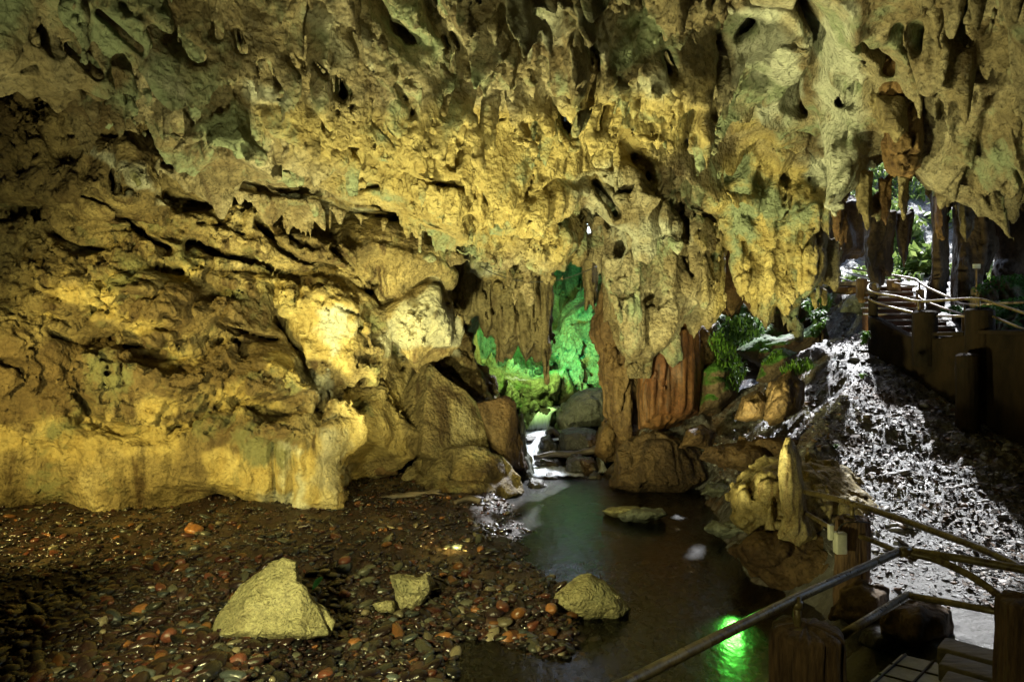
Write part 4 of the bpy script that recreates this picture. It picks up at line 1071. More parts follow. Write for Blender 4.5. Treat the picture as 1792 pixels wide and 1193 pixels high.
PG = 'bark textured concrete posts of the footbridge'
near_b = at(1410, 1140, 3.95)
p1 = bark_post('railing_post', (near_b[0], near_b[1], -0.25), 1.56, 0.178, M['bark'], 'thick dark brown bark-textured post under the nearest handrail', 'post', PG, seed=3)
topn = at(1395, 1052, 3.95)
part('upright', *tube([(topn[0], topn[1], 1.25), (topn[0], topn[1], 1.51)], 0.021), M['rail'], p1)
fb = at(1491, 950, 7.0)
p2 = bark_post('railing_post', (fb[0], fb[1], 0.25), 0.84, 0.135, M['bark'], 'bark-textured post carrying the grey box beside the mound', 'post', PG, seed=5, amp=0.13)
tf = at(1491, 905, 7.0)
part('upright', *tube([(tf[0], tf[1], 1.05), (tf[0], tf[1], 1.27)], 0.022), M['rail'], p2)
rb = at(1806, 1100, 4.2)
bark_post('railing_post', (rb[0], rb[1], 0.2), 1.17, 0.165, M['bark'], 'black looking post in shade at the lower right edge', 'post', PG, seed=7)

# grey box on the far post
bx = at(1470, 949, 6.84)
e = empty('junction_box', bx, 'light grey electrical box fixed to the bark-textured post', 'electrical box')
part('body', *bevel_box(bx, (0.105, 0.09, 0.20), 0.012), M['plastic'], e)
part('lid', *bevel_box(bx + np.array([-0.006, -0.052, 0.0]), (0.092, 0.016, 0.185), 0.006), M['plastic'], e)
part('bracket', *bevel_box(bx + np.array([-0.075, 0.03, 0.09]), (0.045, 0.05, 0.14), 0.006), M['plastic'], e)
cb_ = smooth_path([bx + np.array([-0.03, 0.0, 0.1]), bx + np.array([0.0, -0.06, 0.19]), bx + np.array([0.12, -0.09, 0.22]), bx + np.array([0.3, 0.0, 0.17]), at(1545, 942, 6.6)], 8)
tag(mesh_obj('cable', *tube(cb_, 0.006, 8), M['cable']), 'thin black cable leaving the grey box along the rail', 'cable')

for pp, (fx, fy, fz) in ((p1, (topn[0], topn[1], 1.335)), (p2, (tf[0], tf[1], 1.115))):
    part('flange', *tube([(fx, fy, fz), (fx, fy, fz + 0.014)], 0.052, 20), M['rail'], pp)
    part('collar', *tube([(fx, fy, fz + 0.11), (fx, fy, fz + 0.15)], 0.029, 16), M['rail'], pp)
# near railing: one welded piece of pipe
nr = empty('handrail', at(1395, 1040, 3.95), 'long worn steel handrail crossing the lower right corner over the stream', 'handrail', 'footbridge handrails')
corner = at(1580, 962, 4.85)
part('top_rail', *tube([at(560, 1440, 1.85), at(900, 1285, 2.42), at(1030, 1224, 2.75), at(1100, 1193, 2.98), at(1240, 1122, 3.4), at(1395, 1045, 3.98), corner], 0.026), M['rail'], nr)
part('top_rail', *tube([corner, at(1690, 978, 4.62), at(1830, 1003, 4.3), at(2200, 1075, 3.6)], 0.026), M['rail'], nr)
part('lower_rail', *tube(smooth_path([at(1586, 966, 4.82), at(1640, 980, 4.7), at(1700, 1008, 4.5), at(1750, 1043, 4.3), at(1775, 1062, 4.22)]), 0.023), M['rail'], nr)
lc = at(1588, 1041, 4.85)
part('lower_rail', *tube([at(1440, 1132, 4.0), lc], 0.026), M['rail'], nr)
part('lower_rail', *tube([lc, at(1690, 1059, 4.5), at(1790, 1078, 4.2)], 0.022), M['rail'], nr)
# joint sleeves
part('joint', *tube([corner + np.array([-0.05, -0.06, 0]), corner + np.array([0.03, -0.03, 0])], 0.031), M['rail'], nr)

fr_ = empty('handrail', at(1490, 880, 7.0), 'curved steel handrail running from the stalagmite to the right edge', 'handrail', 'footbridge handrails')
part('top_rail', *tube(smooth_path([at(1398, 858, 8.1), at(1450, 869, 7.5), at(1500, 883, 6.95), at(1570, 906, 6.3), at(1640, 931, 5.75), at(1710, 957, 5.25), at(1770, 984, 4.85), at(1830, 1016, 4.5), at(2080, 1120, 3.6)]), 0.030), M['rail'], fr_)
part('lower_rail', *tube(smooth_path([at(1408, 896, 8.1), at(1460, 925, 7.4), at(1520, 943, 6.7), at(1590, 973, 5.9), at(1600, 977, 5.8)]), 0.024), M['rail'], fr_)

# footbridge deck
dk = on(1610, 1180, 0.5)
d_ = empty('footbridge', (dk[0], dk[1], 0.5), 'pale concrete footbridge slab with a square grid of grooves at the bottom edge', 'footbridge')
A_, B_, C_, D_ = [np.array(on(px, py, 0.5)) for px, py in ((1578, 1144), (1668, 1166), (1560, 1300), (1440, 1262))]
Vd = []
for q in (A_, B_, C_, D_): Vd += [tuple(q), tuple(q - np.array([0, 0, 0.16]))]
part('slab', Vd, [(0, 6, 4, 2), (1, 3, 5, 7), (0, 2, 3, 1), (2, 4, 5, 3), (4, 6, 7, 5), (6, 0, 1, 7)], M['concrete'], d_, smooth=False)
gv = []
for i in range(1, 6):
    a = A_ + (D_ - A_) * i / 6.0; b_ = B_ + (C_ - B_) * i / 6.0
    gv.append(tube([a + np.array([0, 0, .003]), b_ + np.array([0, 0, .003])], 0.008, 6))
for i in (0.08, 0.62):
    a = A_ + (B_ - A_) * i; b_ = D_ + (C_ - D_) * i
    gv.append(tube([a + np.array([0, 0, .004]), b_ + np.array([0, 0, .004])], 0.010, 6))
part('mesh', *join(*gv), M['groove'], d_)
kp = [on(1680, 1132, 0.62), on(1900, 1190, 0.62)]
kx = (kp[0] + kp[1]) / 2
kang = math.atan2(kp[1][1] - kp[0][1], kp[1][0] - kp[0][0])
kb = empty('deck_kerb', kx - np.array([0.3, .5, .1]), 'broad dark mossy plank-patterned deck kerb in the lower right corner', 'deck kerb')
for i in range(4):
    off = np.array([-0.13 * i * 1.0, -0.235 * i, -0.012 * i])
    part('plank', *bevel_box(kx + off + np.array([0.1, -0.1, -0.06]), (1.25, 0.235, 0.14), 0.018, rz=kang), M['logend'], kb)

# ------------------------------------------------------------------ stairs up to the daylight
stw = empty('staircase', at(1600, 640, 11.0), 'concrete staircase with red brown risers climbing to the daylight, with its dark retaining wall', 'staircase')
lp = [1590, 1574, 1556, 1538, 1527, 1523, 1528, 1528, 1529, 1530]
rp = [1692, 1692, 1674, 1658, 1612, 1607, 1604, 1602, 1600, 1598]
for i in range(10):
    z = 2.65 + 0.114 * i; y = 12.35 + 0.30 * i
    x0 = at(lp[i], 560, y)[0]; x1 = at(rp[i], 560, y)[0]
    part('riser', *bevel_box(((x0 + x1) / 2, y + 0.17, z - 0.32), (x1 - x0, 0.30, 0.6), 0.004), M['riser'], stw, smooth=False)
    part('tread', *bevel_box(((x0 + x1) / 2, y + 0.16, z), (x1 - x0 + 0.04, 0.36, 0.035), 0.008), M['tread'], stw, smooth=False)


def wall_mesh(line, tops, bots, thick, nu=80, nv=40, amp=0.02):
    """wall with a slightly uneven front following a ground line; returns a closed shell"""
    line = np.array(line, float)
    L_ = np.concatenate([[0], np.cumsum(np.linalg.norm(np.diff(line, axis=0), axis=1))])
    s_ = np.linspace(0, L_[-1], nu)
    X = np.interp(s_, L_, line[:, 0]); Y_ = np.interp(s_, L_, line[:, 1]); T_ = np.interp(s_, L_, tops); B_ = np.interp(s_, L_, bots)
    tx = np.gradient(X, s_); ty = np.gradient(Y_, s_)
    nrm = np.stack([ty, -tx], 1)
    V = []
    for f in range(2):
        for j in range(nv):
            u = j / (nv - 1)
            z = B_ + (T_ - B_) * u
            d = amp * fbm(X * 1.5, z * 1.5, Y_ * 1.5, 4, 31.0) if f == 0 else -thick
            V.append(np.stack([X + nrm[:, 0] * d, Y_ + nrm[:, 1] * d, z], 1))
    V = np.concatenate(V)
    Q = []
    for f in range(2):
        o = f * nu * nv
        for j in range(nv - 1):
            for i in range(nu - 1):
                q = (o + j * nu + i, o + j * nu + i + 1, o + (j + 1) * nu + i + 1, o + (j + 1) * nu + i)
                Q.append(q if f == 0 else q[::-1])
    o = nu * nv
    for i in range(nu - 1):
        a = (nv - 1) * nu + i
        Q.append((a, a + 1, o + a + 1, o + a))
    for j in range(nv - 1):
        a = j * nu; b_ = a + nu
        Q.append((a, b_, o + b_, o + a))
        a += nu - 1; b_ += nu - 1
        Q.append((a, o + a, o + b_, b_))
    return V, Q


c0, c1, c2, c3 = at(1519, 600, 13.0), at(1585, 600, 12.2), at(1640, 600, 11.5), at(1720, 600, 10.6)
c4 = at(2250, 600, 6.8)
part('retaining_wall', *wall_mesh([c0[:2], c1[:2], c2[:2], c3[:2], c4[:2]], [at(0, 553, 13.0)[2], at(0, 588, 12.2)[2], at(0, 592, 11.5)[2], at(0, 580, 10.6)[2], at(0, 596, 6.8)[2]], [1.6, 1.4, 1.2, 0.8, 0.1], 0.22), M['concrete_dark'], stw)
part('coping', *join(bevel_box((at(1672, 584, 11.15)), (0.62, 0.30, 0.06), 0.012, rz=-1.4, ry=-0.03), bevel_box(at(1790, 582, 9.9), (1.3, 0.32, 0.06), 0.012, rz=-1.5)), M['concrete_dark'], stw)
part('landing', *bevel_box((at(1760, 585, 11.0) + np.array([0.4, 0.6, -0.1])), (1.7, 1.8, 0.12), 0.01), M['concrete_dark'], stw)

SG = 'concrete stair posts'
def cpost(px, ptop, pbot, wpx, Y, mat, label, seed):
    a = at(px, ptop, Y); b_ = at(px, pbot, Y)
    bark_post('stair_post', (a[0], a[1], b_[2]), a[2] - b_[2] - 0.03, wpx / F * Y / 2, mat, label, 'post', SG, seed=seed, amp=0.025, flare=0.02)


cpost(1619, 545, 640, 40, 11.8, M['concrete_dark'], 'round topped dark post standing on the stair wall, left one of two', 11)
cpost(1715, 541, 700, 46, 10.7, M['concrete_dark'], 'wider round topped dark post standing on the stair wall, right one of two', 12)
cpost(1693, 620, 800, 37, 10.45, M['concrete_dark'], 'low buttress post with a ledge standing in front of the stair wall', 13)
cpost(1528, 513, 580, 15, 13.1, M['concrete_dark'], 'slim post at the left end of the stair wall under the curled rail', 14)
cpost(1610, 505, 550, 13, 14.0, M['ochre_post'], 'slim ochre post at the right side of the stairs', 15)
cpost(1508, 487, 530, 18, 15.2, M['ochre_post'], 'stout ochre post left of the stair head beside the slope', 16)
cpost(1564, 489, 520, 22, 15.0, M['ochre_post'], 'stout ochre post at the head of the stairs', 17)
cpost(1687, 546, 585, 8, 12.0, M['ochre_post'], 'thin ochre post at the foot of the right stair rail', 18)

RG = 'stair railings'
r_ = empty('stair_railing', at(1605, 530, 10.9), 'dark pipe railing along the near side of the stairs with a curled upper end', 'railing', RG)
part('top_rail', *tube(smooth_path([at(1538, 506, 13.3), at(1534, 497, 13.5), at(1524, 496, 13.5), at(1519, 505, 13.2), at(1530, 512, 12.9), at(1570, 519, 12.4), at(1607, 527, 11.9), at(1655, 525, 11.3), at(1712, 523, 10.7), at(1760, 537, 10.2), at(1860, 565, 9.2), at(2240, 640, 6.9)], 6), 0.021, 10), M['rail'], r_)
part('middle_rail', *tube(smooth_path([at(1524, 517, 13.1), at(1521, 523, 13.0), at(1535, 530, 12.8), at(1570, 540, 12.3), at(1603, 548, 11.9)], 6), 0.018, 10), M['rail'], r_)
part('middle_rail', *tube([at(1636, 553, 11.7), at(1694, 553, 10.8)], 0.018, 10), M['rail_far'], r_)
part('middle_rail', *tube([at(1732, 551, 10.6), at(1770, 567, 10.1), at(1850, 600, 9.2), at(2240, 720, 6.9)], 0.018, 10), M['rail'], r_)
for px, a, b_, Y in ((1608, 526, 550, 11.85), (1713, 522, 547, 10.7)):
    part('upright', *tube([at(px, b_, Y), at(px, a, Y)], 0.02, 10), M['rail'], r_)
r2 = empty('stair_railing', at(1640, 520, 12.4), 'pale sunlit pipe railing along the far side of the stairs', 'railing', RG)
part('top_rail', *tube(smooth_path([at(1480, 468, 17.5), at(1515, 474, 16.5), at(1560, 481, 15.3), at(1600, 488, 14.6), at(1609, 494, 14.1), at(1625, 504, 13.6), at(1660, 520, 12.8), at(1690, 533, 12.1), at(1760, 530, 11.6), at(1840, 528, 11.0)], 6), 0.022, 10), M['rail_far'], r2)
part('middle_rail', *tube(smooth_path([at(1486, 478, 17.2), at(1530, 487, 16.0), at(1580, 498, 14.4), at(1604, 501, 13.6)], 6), 0.018, 10), M['rail_far'], r2)
part('middle_rail', *tube(smooth_path([at(1606, 513, 14.0), at(1612, 523, 13.7), at(1640, 535, 13.0), at(1688, 551, 12.0)], 6), 0.018, 10), M['rail_far'], r2)
for px, a, b_, Y in ((1609, 494, 510, 14.0), (1688, 532, 550, 12.05)):
    part('upright', *tube([at(px, b_, Y), at(px, a, Y)], 0.017, 10), M['rail_far'], r2)
r3 = empty('stair_railing', at(1490, 490, 16), 'sunlit pipe railing of the path at the left of the stair head', 'railing', RG)
part('top_rail', *tube(smooth_path([at(1474, 474, 17.8), at(1498, 482, 16.6), at(1524, 490, 15.2)], 6), 0.02, 10), M['rail_far'], r3)
part('middle_rail', *tube(smooth_path([at(1470, 486, 17.6), at(1496, 494, 16.4), at(1520, 500, 15.2)], 6), 0.018, 10), M['rail_far'], r3)
ter = empty('terrace', at(1500, 505, 16.4), 'pale concrete landing at the top of the slope', 'terrace')
part('slab', *bevel_box(at(1488, 499, 16.6), (1.1, 1.6, 0.1), 0.02, rz=-0.3), M['tread'], ter)
part('edge_stones', *join(*[bevel_box(at(1470 + 12 * i, 508 + 1.5 * (i % 2), 16.0), (0.2, 0.3, 0.14), 0.03, rz=i) for i in range(4)]), M['ochre_post'], ter)

sg = empty('sign', at(1708, 530, 13.0), 'small cream plate on a thin post in front of the dark pillar', 'sign')
part('post', *tube([at(1709, 540, 13.0), at(1709, 470, 13.0)], 0.016, 8), M['ochre_post'], sg)
part('plate', *bevel_box(at(1709, 466, 12.97), (0.135, 0.02, 0.082), 0.004), M['plastic'], sg)

# ------------------------------------------------------------------ hanging wire, driftwood and litter
wr = smooth_path([at(803, 440, 14.0), at(840, 466, 14.0), at(885, 486, 14.0), at(940, 493, 14.0), at(990, 487, 14.0), at(1046, 466, 14.0)], 8)
tag(mesh_obj('wire', *tube(wr, 0.010, 6), M['cable']), 'thin dark wire sagging across the passage above the waterfall', 'wire')
lg = smooth_path([at(934, 801, 14.75), at(970, 794, 14.8), at(1010, 794, 14.85), at(1050, 784, 14.9), at(1092, 768, 15.0)], 6)
tag(mesh_obj('log', *tube(lg, list(np.linspace(0.05, 0.085, len(lg))), 14, 0.12, 3), M['wood']), 'dark log lying across the top of the pool below the waterfall', 'log')
dw = smooth_path([on(664, 874, .2), on(700, 868, .24), on(745, 863, .26), on(772, 858, .3)], 6)
o = empty('driftwood', on(664, 874, .18), 'grey driftwood branch on the gravel before the wide ridged boulder', 'driftwood')
part('stem', *tube(dw, list(np.linspace(0.055, 0.03, len(dw))), 12, 0.22, 5), M['wood'], o)
part('twig', *tube(smooth_path([on(745, 863, .26), on(762, 862, .33), on(778, 866, .28)], 4), 0.016, 8, 0.2), M['wood'], o)
dw = smooth_path([on(795, 880, .18), on(820, 872, .22), on(842, 876, .19)], 6)
tag(mesh_obj('driftwood', *tube(dw, list(np.linspace(0.03, 0.06, len(dw))), 12, 0.25, 6), M['wood']), 'short thick dark driftwood stump near the water edge', 'driftwood')
dw = smooth_path([on(538, 903, .18), on(560, 906, .2), on(582, 901, .22)], 6)
tag(mesh_obj('driftwood', *tube(dw, 0.016, 8, 0.2, 6), M['wood']), 'thin pale stick at the foot of the smooth flowstone wall', 'driftwood')
# ------------------------------------------------------------------ plants
def leaf_mat(name, c0, c1, trans=0.35):
    m, t, b, N, L = new_mat(name)
    v = tex_coord(t)
    cc = ramp(t, noise(t, v, 5, 5, 0.7), [(0.35, c0), (0.65, c1)])
    L.new(cc, b.inputs['Base Color'])
    b.inputs['Roughness'].default_value = 0.45
    tr = N.new('ShaderNodeBsdfTranslucent'); L.new(cc, tr.inputs['Color'])
    ms_ = N.new('ShaderNodeMixShader'); ms_.inputs[0].default_value = trans
    L.new(b.outputs[0], ms_.inputs[1]); L.new(tr.outputs[0], ms_.inputs[2])
    L.new(ms_.outputs[0], N['Material Output'].inputs['Surface'])
    return m


M['grass'] = leaf_mat('bright_grass', (0.06, 0.16, 0.02), (0.16, 0.30, 0.05))
M['fern'] = leaf_mat('fern_green', (0.05, 0.13, 0.03), (0.14, 0.26, 0.07))
M['moss'] = leaf_mat('moss_green', (0.03, 0.12, 0.02), (0.08, 0.24, 0.04), 0.15)
M['leaf'] = leaf_mat('tree_leaf', (0.12, 0.22, 0.04), (0.34, 0.42, 0.12), 0.55)
M['trunk'] = simple_mat('tree_bark', (0.04, 0.03, 0.02), (0.12, 0.09, 0.06), 0.8, 0, 5, 0.01, (3, 3, 0.6))


def blades(rng, pts, L_, wd, droop=0.6, spread=1.0):
    """grass blades or leaflets: bent two-segment strips from each root"""
    V = []; Q = []
    for p in pts:
        a = rng.uniform(0, 2 * math.pi); l = L_ * rng.uniform(0.5, 1.2); w_ = wd * rng.uniform(0.6, 1.2)
        d = np.array([math.cos(a), math.sin(a), 0]) * spread; s_ = np.array([-math.sin(a), math.cos(a), 0]) * w_
        m1 = p + d * l * 0.35 + np.array([0, 0, l * 0.6]); e_ = p + d * l * 0.9 + np.array([0, 0, l * (0.9 - droop * rng.uniform(0.3, 1))])
        o = len(V)
        V += [p - s_ * 0.6, p + s_ * 0.6, m1 + s_, m1 - s_, e_]
        Q += [(o, o + 1, o + 2, o + 3), (o + 3, o + 2, o + 4)]
    return V, Q


def plant_on(name, poly, Y, n, L_, wd, mat, label, cat, group=None, yj=0.35, droop=0.6, spread=1.0, seed=1):
    """leaves rooted over a patch of rock seen between the given corners"""
    rng = np.random.default_rng(seed)
    pts = []
    xs = [q[0] for q in poly]; ys = [q[1] for q in poly]
    while len(pts) < n:
        px = rng.uniform(min(xs), max(xs)); py = rng.uniform(min(ys), max(ys))
        if poly_sd(np.array([px], np.float32), np.array([py], np.float32), poly)[0] < 0:
            pts.append(at(px, py, Y + rng.uniform(-yj, yj)))
    V, Q = blades(rng, pts, L_, wd, droop, spread)
    V = np.array(V); c = V.mean(0); c[2] = V[:, 2].min()
    return tag(mesh_obj(name, V, Q, mat, loc=c), label, cat, group)


PLG = 'plants on the rocks by the slope'
plant_on('fern', [(1250, 600), (1265, 572), (1290, 560), (1330, 568), (1338, 590), (1300, 605)], 14.5, 420, 0.30, 0.022, M['fern'], 'feathery light green fern bush under the hanging rock', 'fern', PLG, seed=2)
plant_on('grass_clump', [(1238, 595), (1262, 580), (1290, 620), (1306, 655), (1290, 690), (1262, 660), (1250, 625)], 14.0, 900, 0.16, 0.014, M['grass'], 'bright grass covering the rock right of the flowstone', 'grass', PLG, yj=0.5, seed=3)
plant_on('grass_clump', [(1365, 655), (1385, 638), (1415, 632), (1425, 645), (1395, 660)], 11.4, 420, 0.14, 0.010, M['grass'], 'grass tuft on top of the cracked brown boulder', 'grass', PLG, yj=0.2, seed=4)
plant_on('seedling', [(1418, 585), (1445, 560), (1440, 580), (1425, 595)], 13.4, 90, 0.16, 0.022, M['grass'], 'bright yellow green seedlings at the left edge of the slope', 'plant', PLG, yj=0.06, seed=5)
plant_on('shrub', [(1405, 540), (1430, 515), (1455, 525), (1450, 545), (1420, 552)], 15.5, 260, 0.22, 0.03, M['fern'], 'dark green low shrub under the bright hanging block', 'plant', PLG, yj=0.4, seed=6)
plant_on('seedling', [(1508, 592), (1518, 582), (1518, 600), (1510, 606)], 12.6, 60, 0.12, 0.02, M['grass'], 'yellow green seedlings at the left foot of the stair wall', 'plant', PLG, yj=0.06, seed=7)
plant_on('seedling', [(1506, 660), (1512, 658), (1512, 663), (1507, 664)], 11.0, 24, 0.10, 0.02, M['grass'], 'small green seedling on the slope in front of the wall corner', 'plant', PLG, yj=0.03, seed=8)
plant_on('seedling', [(1458, 783), (1464, 781), (1464, 785), (1459, 786)], 9.9, 24, 0.08, 0.015, M['grass'], 'tiny green sprout on the broad dark boulder', 'plant', PLG, yj=0.03, seed=9)
plant_on('moss', [(1700, 510), (1735, 487), (1792, 484), (1860, 500), (1860, 520), (1770, 505), (1720, 520)], 13.2, 1500, 0.07, 0.016, M['moss'], 'moss carpet along the crest of the big boulder at the right edge', 'moss', PLG, yj=0.5, seed=10)
plant_on('moss', [(1700, 540), (1740, 530), (1792, 520), (1840, 540), (1792, 560), (1740, 555)], 12.4, 1400, 0.07, 0.016, M['moss'], 'moss and low leaves between the two boulders at the right edge', 'moss', PLG, yj=0.6, seed=11)
plant_on('moss', [(1645, 545), (1670, 537), (1690, 545), (1670, 552)], 13.6, 300, 0.08, 0.016, M['moss'], 'small moss cushion between the stair posts', 'moss', PLG, yj=0.3, seed=12)


plant_on('grass_clump', [(1300, 575), (1330, 560), (1345, 580), (1325, 600)], 16.5, 500, 0.2, 0.018, M['grass'], 'sunlit grass behind the fern bush under the hanging rock', 'grass', PLG, yj=0.4, seed=21)
plant_on('grass_clump', [(1330, 640), (1352, 622), (1372, 612), (1366, 622), (1345, 640)], 12.3, 260, 0.09, 0.010, M['grass'], 'thin grass along the top of the round mossy boulder', 'grass', PLG, yj=0.15, seed=22)
plant_on('fern', [(1420, 560), (1440, 552), (1440, 566), (1425, 570)], 13.8, 160, 0.2, 0.022, M['fern'], 'small fern at the upper left edge of the slope', 'fern', PLG, yj=0.1, seed=23)

# trees and bushes outside the cave, seen through the opening
def tree(name, base, h, cr, n, label, cat, group, seed, lean=(0, 0)):
    rng = np.random.default_rng(seed)
    base = np.array(base, float)
    o = empty(name, base, label, cat, group)
    top = base + np.array([lean[0], lean[1], h])
    part('trunk', *tube(smooth_path([base - np.array([0, 0, .4]), base + (top - base) * 0.5 + rng.normal(0, .1, 3), top], 6), list(np.linspace(0.05, 0.015, 13) * h / 1.6), 10, 0.08, seed), M['trunk'], o)
    V = []; Q = []
    for c in range(14):
        d = rng.normal(size=3); d /= np.linalg.norm(d)
        cc = base + np.array([lean[0] * .8, lean[1] * .8, h * 0.75]) + d * cr * rng.uniform(0.3, 1.0) * np.array([1, 1, 0.8])
        for k in range(n // 14):
            p = cc + rng.normal(0, cr * 0.24, 3)
            a = rng.normal(size=3); a /= np.linalg.norm(a); b_ = np.cross(a, rng.normal(size=3)); b_ /= np.linalg.norm(b_)
            l = rng.uniform(0.09, 0.2)
            q = len(V)
            V += [p - a * l, p + b_ * l * 0.45, p + a * l, p - b_ * l * 0.45]
            Q.append((q, q + 1, q + 2, q + 3))
    part('crown', V, np.array(Q), M['leaf'], o)
    return o


TG = 'bushes and trees outside the cave mouth'
for i, (px, py, Y, h, cr, n, lab) in enumerate([
    (1600, 492, 20.5, 0.6, 0.5, 700, 'leafy bush just beyond the stair head in the daylight opening'),
    (1560, 470, 24, 1.6, 0.9, 1100, 'small pale green tree between the two dark stalactites'),
    (1622, 470, 25, 1.8, 0.8, 1100, 'sunlit tree filling the right of the daylight opening'),
    (1500, 478, 24, 1.2, 0.8, 900, 'yellow green bush behind the path rail left of the stalactites'),
    (1590, 455, 28, 3.0, 1.4, 1500, 'larger tree far behind in the daylight opening'),
    (1750, 445, 22, 1.2, 0.8, 900, 'leaves seen through the small gap in the dark right wall'),
]):
    b_ = at(px, py, Y)
    tree('tree' if h > 1.4 else 'bush', b_, h, cr, n, lab, 'tree' if h > 1.4 else 'bush', TG, 40 + i, (0.1, 0))

# low leafy growth over the sunlit hillside beyond the cave mouth
rng_u = np.random.default_rng(90)
ux = rng_u.uniform(7.0, 17.0, 9000); uy = rng_u.uniform(19.0, 30.0, 9000)
ku = fbm((ux * 0.7).astype(np.float32), (uy * 0.7).astype(np.float32), np.zeros(9000, np.float32), 3, 2.0) > -0.25
uz = ground_z(ux, uy)
V, Q = blades(rng_u, np.stack([ux, uy, uz], 1)[ku], 0.34, 0.05, 0.5, 1.0)
o = tag(mesh_obj('undergrowth', np.array(V), Q, M['leaf']), 'sunlit leafy undergrowth covering the hillside beyond the cave mouth', kind='stuff')

# fallen leaves
def leaf_thing(px, py, z, l, c, label, rz, tilt):
    m = leaf_mat('fallen_leaf_' + label.split()[0], c, tuple(k * 1.3 for k in c), 0.2)
    p = on(px, py, z)
    V = []
    for k in range(9):
        u = k / 8; w_ = math.sin(math.pi * u) ** 0.8 * l * 0.25
        for s_ in (-1, 0, 1):
            x = (u - 0.5) * l; y = s_ * w_; zz = abs(s_) * w_ * 0.5 + tilt * u * l
            V.append((p[0] + x * math.cos(rz) - y * math.sin(rz), p[1] + x * math.sin(rz) + y * math.cos(rz), p[2] + zz))
    Q = [(k * 3 + s_, k * 3 + 3 + s_, k * 3 + 4 + s_, k * 3 + 1 + s_) for k in range(8) for s_ in (0, 1)]
    tag(mesh_obj('leaf', V, Q, m, loc=p), label, 'leaf')


leaf_thing(352, 1000, 0.2, 0.13, (0.6, 0.5, 0.08), 'yellow fallen leaf on the dark gravel left of the big boulder', 0.1, 0.05)
leaf_thing(556, 1028, 0.17, 0.16, (0.02, 0.28, 0.14), 'emerald green curled leaf right of the big pale boulder', 1.1, 0.6)
# ------------------------------------------------------------------ gravel
def ico(sub):
    bm = bmesh.new(); bmesh.ops.create_icosphere(bm, subdivisions=sub, radius=1.0)
    bm.verts.ensure_lookup_table()
    V = np.array([v.co[:] for v in bm.verts]); T_ = np.array([[v.index for v in f.verts] for f in bm.faces]); bm.free()
    return V, T_


rng = np.random.default_rng(77)
IV, IT = ico(2)
IV3, IT3 = ico(3)


def stone_shape(rng, V, angular=0.3):
    """an irregular pebble: a sphere clipped by random flats"""
    r = np.ones(len(V))
    for _ in range(9):
        n = rng.normal(size=3); n /= np.linalg.norm(n)
        d = rng.uniform(0.55, 0.95); c = V @ n
        r = np.minimum(r, np.where(c > 0.05, d / np.maximum(c, 0.05), 9))
    r = r * angular + (1 - angular) * (0.85 + 0.12 * np.sin(V @ rng.normal(size=3) * 2 + rng.uniform(0, 6)))
    return V * r[:, None]


PAL = [((0.018, 0.010, 0.010), 32, 'dark brown'), ((0.036, 0.017, 0.014), 24, 'brown'), ((0.015, 0.014, 0.013), 16, 'black'), ((0.09, 0.028, 0.016), 8, 'rust red'),
       ((0.07, 0.07, 0.05), 9, 'grey green'), ((0.22, 0.09, 0.03), 3.5, 'orange'), ((0.2, 0.17, 0.11), 3, 'pale tan'), ((0.05, 0.06, 0.06), 5, 'slate grey')]
PW = np.array([p[1] for p in PAL], float); PW /= PW.sum()

m, t, b, N, L = new_mat('gravel_stones')
at_ = N.new('ShaderNodeAttribute'); at_.attribute_name = 'stone'
v = tex_coord(t)
L.new(mix(t, 0.7, at_.outputs['Color'], ramp(t, noise(t, v, 30, 6, 0.7), [(0.3, 0.45), (0.65, 1.15)]), 'MULTIPLY'), b.inputs['Base Color'])
L.new(ramp(t, noise(t, v, 8, 4), [(0.35, 0.12), (0.65, 0.38)]), b.inputs['Roughness'])
b.inputs['Specular IOR Level'].default_value = 0.6
bump(t, b, noise(t, v, 60, 5), 0.004, 1.0)
M['gravel'] = m
pm = {}
for c, _, nm in PAL:
    m, t, b, N, L = new_mat('cobble_' + nm.replace(' ', '_'))
    v = tex_coord(t)
    L.new(ramp(t, noise(t, v, 22, 7, 0.7), [(0.3, tuple(k * 0.55 for k in c)), (0.65, tuple(min(1, k * 1.35) for k in c))]), b.inputs['Base Color'])
    L.new(ramp(t, noise(t, v, 9, 4), [(0.35, 0.15), (0.65, 0.5)]), b.inputs['Roughness'])
    b.inputs['Specular IOR Level'].default_value = 0.6
    bump(t, b, noise(t, v, 40, 6), 0.006, 1.0)
    pm[nm] = m


def scatter(n, box, keep, rng):
    px = rng.uniform(box[0], box[1], n); py = rng.uniform(box[2], box[3], n)
    Y = 3.0 * F / (py - HZ); X = (px - 896) / F * Y
    z = ground_z(X, Y)
    Y2 = (EYE - z) * F / (py - HZ); X2 = (px - 896) / F * Y2
    z2 = ground_z(X2, Y2)
    k = keep(X2, Y2, z2)
    return np.stack([X2, Y2, z2], 1)[k]


def scatter_slope(n, rng):
    y = 1 / rng.uniform(1 / 17.0, 1 / 6.4, n); x = rng.uniform(2.4, 9.0, n)
    px = 896 + F * x / y
    z = ground_z(x, y)
    k = (z > 0.3) & (x > 2.6) & (px < 1830) & (px > 1190)
    return np.stack([x, y, z], 1)[k]


